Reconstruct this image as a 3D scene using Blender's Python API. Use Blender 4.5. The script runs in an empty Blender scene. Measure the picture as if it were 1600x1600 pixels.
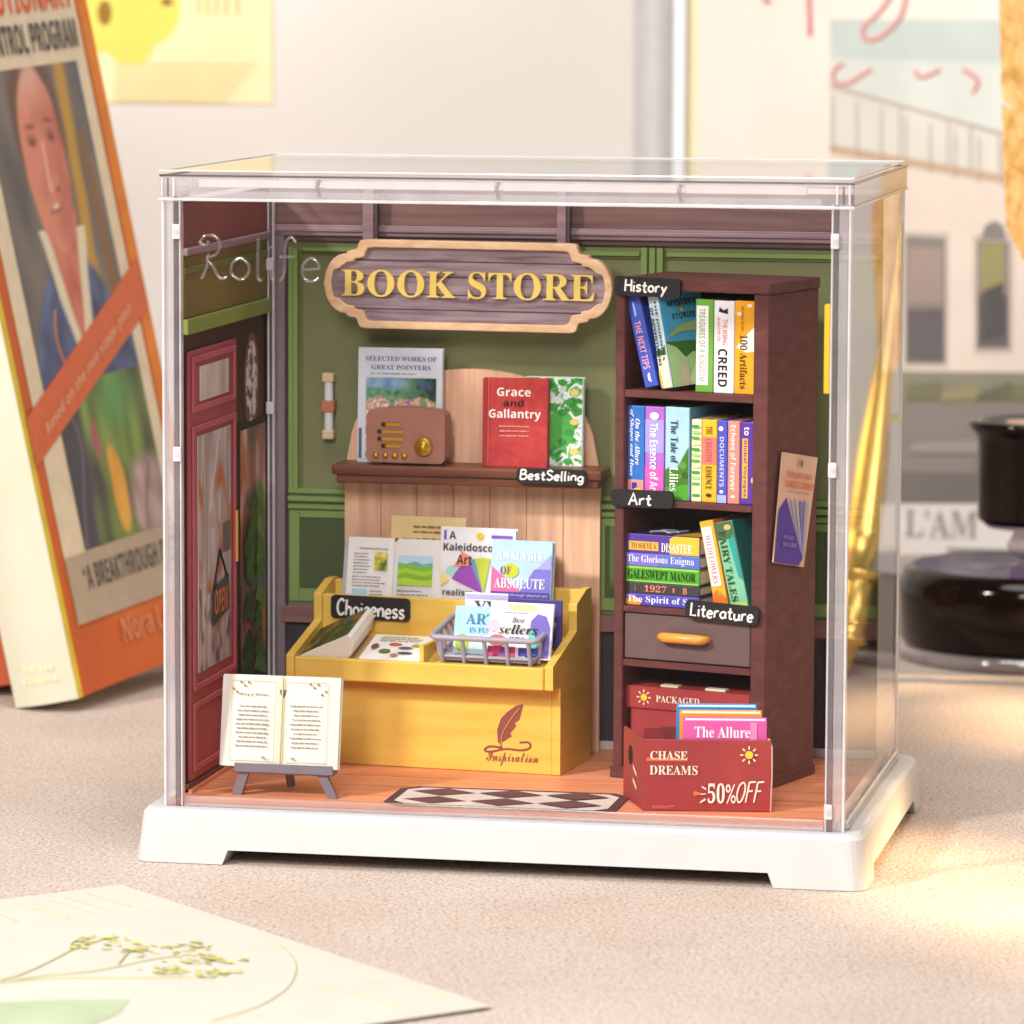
import bpy, math, random
from mathutils import Matrix, Vector
# 1 Blender unit = 10 cm.  x to the right along the case front, y into the picture, z up; z = 0 is the top of the white base
scene = bpy.context.scene
COL = scene.collection
R = math.radians
CASE_W, CASE_D, CASE_H = 2.048, 1.3625, 1.90
DESK_Z, WALL_Y = -0.16, 7.9

# ------------------------------------------------------------------ camera
CAM = Vector((3.6658, -13.1549, 2.4525)); YAW, PITCH, ROLL, FOC = 0.1957, 0.1143, 0.0042, 4.5
_c, _s = math.cos(YAW), math.sin(YAW)
FW = Vector((-_s*math.cos(PITCH), _c*math.cos(PITCH), -math.sin(PITCH)))
_r = Vector((_c, _s, 0)); _u = _r.cross(FW)
RT = math.cos(ROLL)*_r + math.sin(ROLL)*_u
UP = -math.sin(ROLL)*_r + math.cos(ROLL)*_u
cd = bpy.data.cameras.new('camera'); cam = bpy.data.objects.new('camera', cd); COL.objects.link(cam)
cam.matrix_world = Matrix(((RT.x, UP.x, -FW.x, CAM.x), (RT.y, UP.y, -FW.y, CAM.y), (RT.z, UP.z, -FW.z, CAM.z), (0, 0, 0, 1)))
cd.sensor_width = 36; cd.lens = 36*FOC; cd.clip_start = .5; cd.clip_end = 200
cd.dof.use_dof = True; cd.dof.focus_distance = 13.95; cd.dof.aperture_fstop = 2.2
scene.camera = cam

# ------------------------------------------------------------------ light
world = bpy.data.worlds.new('World'); scene.world = world; world.use_nodes = True
bg = world.node_tree.nodes['Background']; bg.inputs[0].default_value = (1.0, .97, .95, 1); bg.inputs[1].default_value = .13

def lamp(name, kind, loc, target, energy, color, **k):
    l = bpy.data.lights.new(name, kind); l.energy = energy; l.color = color
    for a, b in k.items(): setattr(l, a, b)
    o = bpy.data.objects.new(name, l); COL.objects.link(o); o.location = loc
    o.rotation_euler = (Vector(target)-Vector(loc)).to_track_quat('-Z', 'Y').to_euler()
    return o
# window light from the front left (key), added soft front fill, low warm sun coming past the right edge of the desk
lamp('window_light', 'AREA', (-8.4, -11.2, 9.6), (1, .8, .7), 2900, (1, .955, .88), shape='DISK', size=1.5)
lamp('front_fill', 'AREA', (1.6, -12.0, 6.5), (1.1, .6, .8), 900, (1, .97, .95), shape='DISK', size=4)
lamp('overhead_fill', 'AREA', (1.5, -2.5, 12.5), (1.3, .3, 0), 1050, (1, .97, .95), shape='DISK', size=7)  # added overhead softbox that lifts the floor and other upward faces
lamp('low_sun', 'SPOT', (13.0, 6.0, 5.6), (2.9, 2.2, -.16), 2400, (1, .70, .40), spot_size=R(26), spot_blend=.8, shadow_soft_size=.12)
for tx, ty, tz, pw, sz, sy in ((2.35, 3.15, -.16, 22000, 9, .20), (2.35, .20, -.16, 24000, 9, .20), (2.75, -.60, -.16, 15000, 8, .20), (3.0, 4.3, .7, 16000, 5, 1)):      # spots added for its bands on the desk; the last brightens the quill
    o = lamp('low_sun_band', 'SPOT', (13.0, 6.0, 5.6), (tx, ty, tz), pw, (1, .66, .32), spot_size=R(sz), spot_blend=.9, shadow_soft_size=.12); o.scale = (1, sy, 1)

for (px_, pz_), pw, sc in (((-2.6, 3.0), 5200, (1, .55, 1)), ((1.9, 3.2), 3400, (.5, 1, 1))):       # spots added to brighten two soft patches of the rear wall
    o = lamp('wall_accent_spot', 'SPOT', (-8.4, -11.2, 9.6), (px_, 7.9, pz_), pw*1.7, (1, .95, .87), spot_size=R(12), spot_blend=1, shadow_soft_size=.5); o.scale = sc
scene.view_settings.view_transform = 'Standard'; scene.view_settings.look = 'None'
scene.view_settings.gamma = 1; scene.view_settings.exposure = .02; scene.view_settings.use_curve_mapping = False
scene.render.engine = 'CYCLES'
scene.cycles.max_bounces = 16; scene.cycles.transparent_max_bounces = 40; scene.cycles.use_denoising = True
scene.cycles.caustics_reflective = False; scene.cycles.caustics_refractive = False
scene.cycles.sample_clamp_indirect = 6

# ------------------------------------------------------------------ picture measurements turned into places
def ray(px, py): return FW + RT*((px-800)/(1600*FOC)) - UP*((py-800)/(1600*FOC))
def at(px, py, F=Matrix.Identity(4), **k):
    """local point of frame F where the sight line of photo pixel (px, py) meets the plane x|y|z = value of that frame"""
    (a, v), = k.items(); i = 'xyz'.index(a); Fi = F.inverted()
    o = Fi @ CAM; d = Fi.to_3x3() @ ray(px, py)
    return o + d*((v-o[i])/d[i])
def frame(x, y, z, deg=0): return Matrix.Translation((x, y, z)) @ Matrix.Rotation(R(deg), 4, 'Z')
T = Matrix.Translation
def RX(d): return Matrix.Rotation(R(d), 4, 'X')
def RY(d): return Matrix.Rotation(R(d), 4, 'Y')
def RZ(d): return Matrix.Rotation(R(d), 4, 'Z')

# ------------------------------------------------------------------ materials
def lin(h):
    h = h.lstrip('#'); c = [int(h[i:i+2], 16)/255 for i in (0, 2, 4)]
    return tuple(x/12.92 if x <= .04045 else ((x+.055)/1.055)**2.4 for x in c)+(1,)
_M = {}
def nodes(name):
    m = bpy.data.materials.new(name); m.use_nodes = True
    return m, m.node_tree.nodes, m.node_tree.links, m.node_tree.nodes['Principled BSDF']
def mat(h, rough=.5, spec=.4, var=.06, scale=14, metal=0, coat=0, bump=.0):
    """a plain colour with a little procedural unevenness"""
    key = (h, rough, spec, var, scale, metal, coat, bump)
    if key in _M: return _M[key]
    m, n, l, b = nodes('paint '+h)
    tc = n.new('ShaderNodeTexCoord'); no = n.new('ShaderNodeTexNoise'); no.inputs['Scale'].default_value = scale; no.inputs['Detail'].default_value = 4
    l.new(tc.outputs['Object'], no.inputs['Vector'])
    ra = n.new('ShaderNodeValToRGB'); c = lin(h)
    ra.color_ramp.elements[0].position = .3; ra.color_ramp.elements[1].position = .7
    ra.color_ramp.elements[0].color = tuple(x*(1-var) for x in c[:3])+(1,)
    ra.color_ramp.elements[1].color = tuple(min(1, x*(1+var)) for x in c[:3])+(1,)
    l.new(no.outputs['Fac'], ra.inputs[0]); l.new(ra.outputs[0], b.inputs['Base Color'])
    b.inputs['Roughness'].default_value = rough; b.inputs['Specular IOR Level'].default_value = spec
    b.inputs['Metallic'].default_value = metal; b.inputs['Coat Weight'].default_value = coat
    if bump:
        n2 = n.new('ShaderNodeTexNoise'); n2.inputs['Scale'].default_value = 160; n2.inputs['Detail'].default_value = 3
        l.new(tc.outputs['Object'], n2.inputs['Vector'])
        bp = n.new('ShaderNodeBump'); bp.inputs['Strength'].default_value = bump; bp.inputs['Distance'].default_value = .01
        l.new(n2.outputs['Fac'], bp.inputs['Height']); l.new(bp.outputs['Normal'], b.inputs['Normal'])
    _M[key] = m; return m
def ramp_mat(name, cols, scale=(1, 1, 1), nscale=6, detail=5, rough=.5, dist=0., bump=0, rot=(0, 0, 0)):
    """stretched noise through a colour ramp: wood, prints, foliage, paint"""
    if name in _M: return _M[name]
    m, n, l, b = nodes(name)
    tc = n.new('ShaderNodeTexCoord'); mp = n.new('ShaderNodeMapping'); mp.inputs['Scale'].default_value = scale; mp.inputs['Rotation'].default_value = rot
    no = n.new('ShaderNodeTexNoise'); no.inputs['Scale'].default_value = nscale; no.inputs['Detail'].default_value = detail; no.inputs['Distortion'].default_value = dist
    l.new(tc.outputs['Object'], mp.inputs['Vector']); l.new(mp.outputs[0], no.inputs['Vector'])
    ra = n.new('ShaderNodeValToRGB'); e = ra.color_ramp.elements
    while len(e) < len(cols): e.new(.5)
    for i, (p, h) in enumerate(cols): e[i].position = p; e[i].color = lin(h)
    l.new(no.outputs['Fac'], ra.inputs[0]); l.new(ra.outputs[0], b.inputs['Base Color'])
    b.inputs['Roughness'].default_value = rough; b.inputs['Specular IOR Level'].default_value = .22
    if bump:
        bp = n.new('ShaderNodeBump'); bp.inputs['Strength'].default_value = bump; bp.inputs['Distance'].default_value = .006
        l.new(no.outputs['Fac'], bp.inputs['Height']); l.new(bp.outputs['Normal'], b.inputs['Normal'])
    _M[name] = m; return m
def clear_mat(name, tint, body=0., bodycol='#ffffff', rough=.03, f0=.04, scale=1., power=5):
    """thin clear acrylic: see-through, mirror-like at grazing angles; body = share of milky plastic seen in its thick edges"""
    if name in _M: return _M[name]
    m, n, l, b = nodes(name); out = n['Material Output']
    tr = n.new('ShaderNodeBsdfTransparent'); tr.inputs[0].default_value = lin(tint)
    b.inputs['Base Color'].default_value = lin(bodycol); b.inputs['Roughness'].default_value = .25
    base = tr
    if body:
        no = n.new('ShaderNodeTexNoise'); no.inputs['Scale'].default_value = 9; tc = n.new('ShaderNodeTexCoord'); l.new(tc.outputs['Object'], no.inputs['Vector'])
        mr = n.new('ShaderNodeMapRange'); mr.inputs[3].default_value = body*.6; mr.inputs[4].default_value = min(1, body*1.4); l.new(no.outputs['Fac'], mr.inputs[0])
        mx = n.new('ShaderNodeMixShader'); l.new(mr.outputs[0], mx.inputs[0]); l.new(tr.outputs[0], mx.inputs[1]); l.new(b.outputs[0], mx.inputs[2]); base = mx
    lw = n.new('ShaderNodeLayerWeight'); lw.inputs[0].default_value = .5
    po = n.new('ShaderNodeMath'); po.operation = 'POWER'; l.new(lw.outputs['Facing'], po.inputs[0]); po.inputs[1].default_value = power
    ml = n.new('ShaderNodeMath'); ml.operation = 'MULTIPLY_ADD'; l.new(po.outputs[0], ml.inputs[0]); ml.inputs[1].default_value = scale*(1-f0); ml.inputs[2].default_value = f0
    gl = n.new('ShaderNodeBsdfGlossy'); gl.inputs['Roughness'].default_value = rough
    m2 = n.new('ShaderNodeMixShader'); l.new(ml.outputs[0], m2.inputs[0]); l.new(base.outputs[0], m2.inputs[1]); l.new(gl.outputs[0], m2.inputs[2])
    l.new(m2.outputs[0], out.inputs[0]); _M[name] = m; return m
ACRYLIC = clear_mat('clear acrylic', '#fefefe', .002, '#ffffff', f0=.008)
SIDE = clear_mat('clear side acrylic', '#fefefe', f0=.010, power=3.4)
EDGE = clear_mat('acrylic edge', '#faf8fa', .24, '#f6f3f8', .06, f0=.06)
EDGE_MILKY = clear_mat('milky acrylic edge', '#f8f6f8', .62, '#faf8fb', .08, f0=.10)
EDGE_DARK = clear_mat('grey acrylic edge', '#d2c8d0', .14, '#e0d8e0', .04, f0=.08)
EMBOSS = clear_mat('embossed acrylic', '#f4f0f2', .04, '#ffffff', .06, f0=.10)

# ------------------------------------------------------------------ mesh building
class Plane:
    def __init__(s, o=(0, 0, 0), u=(1, 0, 0), v=(0, 0, 1)):
        s.o, s.u, s.v = Vector(o), Vector(u), Vector(v); s.n = s.u.cross(s.v)
    def p(s, a, b, lift=0): return s.o + s.u*a + s.v*b + s.n*lift
FRONT = Plane()
_T = {}
def glyphs(txt, style=''):
    key = (txt, style)
    if key in _T: return _T[key]
    up, lo, dg = {'serif': (0x1D400, 0x1D41A, 0x1D7CE), 'bolditalic': (0x1D468, 0x1D482, None), 'script': (0x1D4D0, 0x1D4EA, None),
                  'bold': (0x1D5D4, 0x1D5EE, 0x1D7EC)}.get(style, (None, None, None))
    s = ''
    for ch in txt:
        if up and 'A' <= ch <= 'Z': s += chr(up+ord(ch)-65)
        elif lo and 'a' <= ch <= 'z': s += chr(lo+ord(ch)-97)
        elif dg and '0' <= ch <= '9': s += chr(dg+ord(ch)-48)
        else: s += ch
    cu = bpy.data.curves.new('txt', 'FONT'); cu.body = s; cu.resolution_u = 3
    o = bpy.data.objects.new('txt', cu); COL.objects.link(o)
    me = bpy.data.meshes.new_from_object(o.evaluated_get(bpy.context.evaluated_depsgraph_get()))
    vs = [(v.co.x, v.co.y) for v in me.vertices]; fs = [tuple(p.vertices) for p in me.polygons if p.area > 1e-9]
    fs = [f if me.polygons and _ccw([vs[i] for i in f]) else f[::-1] for f in fs]
    bpy.data.objects.remove(o); bpy.data.curves.remove(cu); bpy.data.meshes.remove(me)
    if not vs: vs, fs = [(0, 0), (1, 0), (1, 1), (0, 1)], []
    x0 = min(v[0] for v in vs); x1 = max(v[0] for v in vs); y0 = min(v[1] for v in vs); y1 = max(v[1] for v in vs)
    _T[key] = ([((a-x0)/(x1-x0), (b-y0)/(y1-y0)) for a, b in vs], fs, (x1-x0)/(y1-y0)); return _T[key]
def _ccw(p): return sum(p[i][0]*p[(i+1) % len(p)][1]-p[(i+1) % len(p)][0]*p[i][1] for i in range(len(p))) > 0

class MB:
    def __init__(s): s.v, s.f, s.m, s.sm, s.mats = [], [], [], [], []; s.l = 0
    def mi(s, m):
        if m not in s.mats: s.mats.append(m)
        return s.mats.index(m)
    def add(s, vs, fs, m, smooth=False):
        k = len(s.v); s.v += [Vector(v) for v in vs]; i = s.mi(m)
        for f in fs: s.f.append([k+a for a in f]); s.m.append(i); s.sm.append(smooth)
        return s
    def box(s, x0, y0, z0, x1, y1, z1, m, M=None):
        vs = [Vector((x, y, z)) for z in (z0, z1) for y in (y0, y1) for x in (x0, x1)]
        if M: vs = [M @ v for v in vs]
        return s.add(vs, [(0, 2, 3, 1), (4, 5, 7, 6), (0, 1, 5, 4), (1, 3, 7, 5), (3, 2, 6, 7), (2, 0, 4, 6)], m)
    def prism(s, pts, pl, depth, m, side=None):
        """outline pts in plane pl (front face on the plane), thickness depth behind it"""
        if not _ccw(pts): pts = pts[::-1]
        n = len(pts); vs = [pl.p(a, b) for a, b in pts]+[pl.p(a, b, -depth) for a, b in pts]
        s.add(vs, [tuple(range(n))], m)
        s.add(vs, [tuple(range(2*n-1, n-1, -1))]+[(i, n+i, n+(i+1) % n, (i+1) % n) for i in range(n)], side or m); return s
    def poly(s, pts, m, pl=FRONT, lift=None):
        if lift is None: s.l += 1; lift = .0009+.0006*s.l
        if not _ccw(pts): pts = pts[::-1]
        return s.add([pl.p(a, b, lift) for a, b in pts], [tuple(range(len(pts)))], m)
    def rect(s, x0, z0, x1, z1, m, pl=FRONT, lift=None): return s.poly([(x0, z0), (x1, z0), (x1, z1), (x0, z1)], m, pl, lift)
    def ell(s, cx, cz, rx, rz, m, pl=FRONT, n=24, lift=None): return s.poly([(cx+rx*math.cos(i*2*math.pi/n), cz+rz*math.sin(i*2*math.pi/n)) for i in range(n)], m, pl, lift)
    def text(s, txt, r, m, style='', pl=FRONT, rot=0, lift=None, depth=0, keep=False):
        if lift is None: s.l += 1; lift = .0009+.0006*s.l
        vs, fs, asp = glyphs(txt, style); x0, z0, x1, z1 = r
        f = (lambda a, b: (x0+a*(x1-x0), z0+b*(z1-z0))) if rot == 0 else (lambda a, b: (x0+b*(x1-x0), z1-a*(z1-z0)))
        s.add([pl.p(*f(a, b), lift) for a, b in vs], fs, m)
        if depth:      # raised letters: side walls
            from collections import Counter
            c = Counter(); d = {}
            for q in fs:
                for i in range(len(q)):
                    e = (q[i], q[(i+1) % len(q)]); c[tuple(sorted(e))] += 1; d[tuple(sorted(e))] = e
            n = len(vs); v2 = [pl.p(*f(a, b), lift) for a, b in vs]+[pl.p(*f(a, b), lift-depth) for a, b in vs]
            s.add(v2, [(d[k][0], d[k][0]+n, d[k][1]+n, d[k][1]) for k in c if c[k] == 1], m)
        return s
    def lines(s, x0, z0, x1, z1, n, m, pl=FRONT, seed=1, fill=.5, centre=False):
        """rows of print too small to read"""
        rn = random.Random(seed); s.l += 1; lift = .0009+.0006*s.l; dz = (z1-z0)/n
        for i in range(n):
            zz = z1-dz*(i+.5); w = (x1-x0)*rn.uniform(.7, 1); a = x0+((x1-x0-w)/2 if centre else 0); end = a+w
            while a < end-.002:
                b = min(end, a+rn.uniform(.06, .2)*(x1-x0)); h = dz*fill/2*rn.uniform(.7, 1.1)
                s.poly([(a, zz-h), (b, zz-h), (b, zz+h*.8), (a, zz+h)], m, pl, lift); a = b+.02*(x1-x0)
        return s
    def tube(s, pts, r, m, n=8, closed=False, cap=True):
        pts = [Vector(p) for p in pts]; N = len(pts); rings = []; up = None
        rr = r if isinstance(r, (list, tuple)) else [r]*N
        vs = []
        for i, p in enumerate(pts):
            t = (pts[(i+1) % N]-pts[i-1]) if closed else (pts[min(i+1, N-1)]-pts[max(i-1, 0)])
            if t.length < 1e-9: t = Vector((0, 0, 1))
            t.normalize()
            if up is None: up = Vector((0, 0, 1)) if abs(t.z) < .9 else Vector((1, 0, 0))
            a = t.cross(up); a = a.normalized() if a.length > 1e-6 else t.orthogonal().normalized()
            b = a.cross(t); up = b
            vs += [p+(a*math.cos(k*2*math.pi/n)+b*math.sin(k*2*math.pi/n))*rr[i] for k in range(n)]
        fs = []
        for i in range(N if closed else N-1):
            j = (i+1) % N
            fs += [(i*n+k, i*n+(k+1) % n, j*n+(k+1) % n, j*n+k) for k in range(n)]
        s.add(vs, fs, m, True)
        if cap and not closed: s.add(vs, [tuple(range(n-1, -1, -1)), tuple((N-1)*n+k for k in range(n))], m)
        return s
    def lathe(s, prof, m, n=40, c=(0, 0, 0), sx=1, sy=1):
        vs = [Vector((c[0]+r*math.cos(k*2*math.pi/n)*sx, c[1]+r*math.sin(k*2*math.pi/n)*sy, c[2]+z)) for r, z in prof for k in range(n)]
        fs = [(i*n+k, i*n+(k+1) % n, (i+1)*n+(k+1) % n, (i+1)*n+k) for i in range(len(prof)-1) for k in range(n)]
        s.add(vs, fs, m, True)
        return s.add(vs, [tuple(range(n-1, -1, -1)), tuple((len(prof)-1)*n+k for k in range(n))], m)
    def strokes(s, txt, r, rad, m, pl=FRONT, lift=.001, slant=0., wob=0., seed=3):
        """hand-drawn letters: round strokes along each letter's centre line"""
        rn = random.Random(seed); x = 0; allp = []
        for ch in txt:
            w, st = HAND.get(ch, (.3, []))
            dz = rn.uniform(-wob, wob)
            for line, curve in st:
                q = [(x+a+slant*b, b+dz) for a, b in line]
                allp.append(catmull(q) if curve else q)
            x += w+.14
        X0 = min(a for q in allp for a, b in q); X1 = max(a for q in allp for a, b in q)
        Z0 = min(b for q in allp for a, b in q); Z1 = max(b for q in allp for a, b in q)
        for q in allp:
            s.tube([pl.p(r[0]+(a-X0)/(X1-X0)*(r[2]-r[0]), r[1]+(b-Z0)/(Z1-Z0)*(r[3]-r[1]), lift) for a, b in q], rad, m, 6)
        return s
    def build(s, name, parent=None, bevel=0, seg=1, M=None):
        me = bpy.data.meshes.new(name); me.from_pydata([tuple((M @ v) if M else v) for v in s.v], [], s.f)
        for m in s.mats: me.materials.append(m)
        me.polygons.foreach_set('material_index', s.m); me.polygons.foreach_set('use_smooth', s.sm); me.update()
        o = bpy.data.objects.new(name, me); COL.objects.link(o)
        if parent: o.parent = parent
        if bevel:
            b = o.modifiers.new('bevel', 'BEVEL'); b.width = bevel; b.segments = seg; b.limit_method = 'ANGLE'; b.angle_limit = R(40)
        return o
def catmull(p, k=5):
    if len(p) < 3: return p
    q = [p[0]]+list(p)+[p[-1]]; out = []
    for i in range(1, len(q)-2):
        for j in range(k):
            t = j/k
            out.append(tuple(.5*((2*q[i][d])+(-q[i-1][d]+q[i+1][d])*t+(2*q[i-1][d]-5*q[i][d]+4*q[i+1][d]-q[i+2][d])*t*t+(-q[i-1][d]+3*q[i][d]-3*q[i+1][d]+q[i+2][d])*t**3) for d in range(len(p[0]))))
    return out+[p[-1]]
def rrect(x0, z0, x1, z1, r, n=4):
    out = []
    for cx, cz, a in ((x1-r, z0+r, -90), (x1-r, z1-r, 0), (x0+r, z1-r, 90), (x0+r, z0+r, 180)):
        out += [(cx+r*math.cos(R(a+90*i/n)), cz+r*math.sin(R(a+90*i/n))) for i in range(n+1)]
    return out
_A = [(.42, .4), (.25, .5), (.06, .38), (.02, .18), (.15, 0), (.34, .06), (.42, .3)]
HAND = {
 'H': (.5, [([(.02, 1), (0, 0)], 0), ([(.48, 1), (.5, 0)], 0), ([(0, .5), (.5, .52)], 0)]),
 'i': (.12, [([(.06, .55), (.06, .05), (.12, 0)], 0), ([(.06, .76), (.07, .8)], 0)]),
 's': (.36, [([(.34, .44), (.2, .52), (.04, .42), (.12, .28), (.28, .22), (.34, .08), (.18, -.02), (.02, .06)], 1)]),
 't': (.34, [([(.17, .85), (.15, .15), (.24, 0), (.34, .06)], 1), ([(0, .52), (.34, .54)], 0)]),
 'o': (.42, [([(.22, .52), (.05, .4), (.02, .15), (.2, 0), (.38, .12), (.4, .36), (.22, .52)], 1)]),
 'r': (.34, [([(.06, .52), (.04, 0)], 0), ([(.05, .3), (.16, .48), (.34, .5)], 1)]),
 'y': (.42, [([(.02, .52), (.2, .1)], 0), ([(.42, .54), (.2, .06), (.04, -.3)], 0)]),
 'A': (.55, [([(0, 0), (.27, 1), (.55, 0)], 0), ([(.1, .36), (.46, .36)], 0)]),
 'L': (.42, [([(.03, 1), (0, 0), (.42, .02)], 0)]),
 'e': (.4, [([(.03, .26), (.38, .3), (.32, .48), (.16, .52), (.02, .32), (.06, .06), (.22, -.02), (.38, .06)], 1)]),
 'a': (.46, [(_A, 1), ([(.42, .5), (.41, .1), (.47, 0)], 0)]),
 'u': (.44, [([(.03, .52), (.04, .12), (.18, 0), (.38, .14)], 1), ([(.4, .52), (.4, .1), (.46, 0)], 0)]),
 'B': (.5, [([(.02, 1), (0, 0)], 0), ([(.02, 1), (.34, .96), (.42, .78), (.3, .58), (.02, .54)], 1), ([(.02, .54), (.4, .5), (.5, .24), (.34, .02), (0, 0)], 1)]),
 'S': (.48, [([(.44, .86), (.26, 1), (.05, .86), (.1, .64), (.36, .44), (.46, .2), (.24, -.02), (0, .12)], 1)]),
 'l': (.14, [([(.06, 1), (.05, .1), (.14, 0)], 1)]),
 'n': (.42, [([(.04, .52), (.03, 0)], 0), ([(.04, .32), (.2, .52), (.38, .4), (.4, 0)], 1)]),
 'g': (.44, [(_A, 1), ([(.42, .5), (.42, -.15), (.22, -.32), (.04, -.2)], 1)]),
 'C': (.5, [([(.48, .84), (.28, 1), (.06, .76), (.02, .36), (.16, .04), (.36, 0), (.5, .16)], 1)]),
 'c': (.36, [([(.35, .42), (.2, .52), (.04, .36), (.05, .1), (.2, -.01), (.36, .08)], 1)]),
 'h': (.42, [([(.04, 1), (.03, 0)], 0), ([(.04, .32), (.2, .52), (.38, .4), (.4, 0)], 1)]),
 'R': (.55, [([(.0, .86), (.12, 1.02), (.34, 1.02), (.46, .82), (.36, .58), (.16, .5), (.3, .3), (.46, .02), (.6, .06)], 1), ([(.0, .86), (.14, .8), (.2, .9)], 1), ([(.2, .62), (.16, .3), (.04, 0)], 1)]),
 'I': (.3, [([(.2, 1), (.08, 0)], 0)]),
 'f': (.34, [([(.36, .9), (.24, 1.02), (.13, .84), (.1, .2), (.0, -.02)], 1), ([(0, .55), (.32, .56)], 0)]),
 'F': (.42, [([(.06, 1), (0, 0)], 0), ([(.06, 1), (.46, 1.02)], 0), ([(.03, .55), (.36, .57)], 0)]),
 'O': (.5, [([(.28, 1), (.06, .8), (.0, .36), (.16, 0), (.36, .1), (.48, .5), (.44, .86), (.28, 1)], 1)]),
}

from mathutils import noise
def picture(name, parent, pl, x0, z0, x1, z1, nx, nz, fn, lift, rough=.45):
    """a printed picture: a fine sheet whose colour varies smoothly from point to point"""
    me = bpy.data.meshes.new(name); vs = [pl.p(x0+(x1-x0)*i/nx, z0+(z1-z0)*j/nz, lift) for j in range(nz+1) for i in range(nx+1)]
    me.from_pydata([tuple(v) for v in vs], [], [(j*(nx+1)+i, j*(nx+1)+i+1, (j+1)*(nx+1)+i+1, (j+1)*(nx+1)+i) for j in range(nz) for i in range(nx)])
    at_ = me.color_attributes.new('print', 'FLOAT_COLOR', 'POINT')
    for j in range(nz+1):
        for i in range(nx+1): at_.data[j*(nx+1)+i].color = tuple(fn(x0+(x1-x0)*i/nx, z0+(z1-z0)*j/nz))+(1,)
    if 'print' not in _M:
        m, n, l, b_ = nodes('printed ink'); v_ = n.new('ShaderNodeVertexColor'); v_.layer_name = 'print'; l.new(v_.outputs[0], b_.inputs['Base Color']); b_.inputs['Roughness'].default_value = rough; b_.inputs['Specular IOR Level'].default_value = .3; _M['print'] = m
    me.materials.append(_M['print']); o = bpy.data.objects.new(name, me); COL.objects.link(o); o.parent = parent; return o
def mixc(a_, b_, t): t = max(0, min(1, t)); return [x*(1-t)+y*t for x, y in zip(a_, b_)]
def C3(h): return list(lin(h)[:3])
def el_(y, z, cy, cz, ry, rz, soft=.25): return (1-math.sqrt(((y-cy)/ry)**2+((z-cz)/rz)**2))/soft
def grain(y, z, sy, sz, o=0): return noise.noise(Vector((y*sy, z*sz, o)))

# ------------------------------------------------------------------ scene objects
def thing(name, label, cat, M=Matrix.Identity(4), group=None):
    o = bpy.data.objects.new(name, None); COL.objects.link(o); o.empty_display_size = .05
    o.matrix_world = M; o['label'] = label; o['category'] = cat
    if group: o['group'] = group
    return o
def tag(o, label, cat, group=None, M=None):
    o['label'] = label; o['category'] = cat
    if group: o['group'] = group
    if M is not None: o.matrix_world = M
    return o

WHITE = mat('#f4f4f2', .35, .4, .01); PAPER = mat('#efe9df', .7, .2, .03); PAGE = mat('#f3efe8', .7, .2, .02)
INK = mat('#2a2628', .6, .2, .1); GREYINK = mat('#8d8a90', .7, .2, .1); BLACK = mat('#1b191d', .55, .35, .1, bump=.1)
CHALK = mat('#f5f3ef', .8, .1, .03); PUREW = mat('#fbfaf8', .6, .2, .01)

# ================================================================== SETTING
def desk_material():
    m, n, l, b = nodes('sand coloured felt')
    tc = n.new('ShaderNodeTexCoord')
    n1 = n.new('ShaderNodeTexNoise'); n1.inputs['Scale'].default_value = 120; n1.inputs['Detail'].default_value = 3; n1.inputs['Roughness'].default_value = .6
    n2 = n.new('ShaderNodeTexNoise'); n2.inputs['Scale'].default_value = 75; n2.inputs['Detail'].default_value = 6
    n3 = n.new('ShaderNodeTexNoise'); n3.inputs['Scale'].default_value = 1.3; n3.inputs['Detail'].default_value = 5
    for q in (n1, n2, n3): l.new(tc.outputs['Object'], q.inputs['Vector'])
    ad = n.new('ShaderNodeMath'); ad.operation = 'MULTIPLY_ADD'; l.new(n1.outputs['Fac'], ad.inputs[0]); ad.inputs[1].default_value = .6
    a2 = n.new('ShaderNodeMath'); a2.operation = 'MULTIPLY'; l.new(n2.outputs['Fac'], a2.inputs[0]); a2.inputs[1].default_value = .4; l.new(a2.outputs[0], ad.inputs[2])
    ra = n.new('ShaderNodeValToRGB'); e = ra.color_ramp.elements
    e[0].position = .36; e[0].color = lin('#8a7767'); e[1].position = .64; e[1].color = lin('#e4d8cd')
    x = e.new(.46); x.color = lin('#c2b3a8'); x = e.new(.55); x.color = lin('#cec1b8')
    l.new(ad.outputs[0], ra.inputs[0])
    mx = n.new('ShaderNodeMix'); mx.data_type = 'RGBA'; mx.blend_type = 'MULTIPLY'; mx.inputs[0].default_value = .5
    r2 = n.new('ShaderNodeValToRGB'); r2.color_ramp.elements[0].color = lin('#e8ded6'); r2.color_ramp.elements[0].position = .35; r2.color_ramp.elements[1].color = (1, 1, 1, 1); r2.color_ramp.elements[1].position = .65
    l.new(n3.outputs['Fac'], r2.inputs[0]); l.new(ra.outputs[0], mx.inputs['A']); l.new(r2.outputs[0], mx.inputs['B'])
    l.new(mx.outputs['Result'], b.inputs['Base Color']); b.inputs['Roughness'].default_value = .9; b.inputs['Specular IOR Level'].default_value = .1
    bp = n.new('ShaderNodeBump'); bp.inputs['Strength'].default_value = .55; bp.inputs['Distance'].default_value = .012
    l.new(ad.outputs[0], bp.inputs['Height']); l.new(bp.outputs['Normal'], b.inputs['Normal'])
    return m
o = MB().box(-14, -16, DESK_Z-.3, 16, WALL_Y, DESK_Z, desk_material()).build('ground'); o['kind'] = 'structure'
o = MB().box(-14, WALL_Y, DESK_Z-.3, 16, WALL_Y+.2, 9, mat('#d9d3ce', .8, .15, .05, .4)).build('wall'); o['kind'] = 'structure'
WP = Plane((0, WALL_Y, 0))
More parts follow.
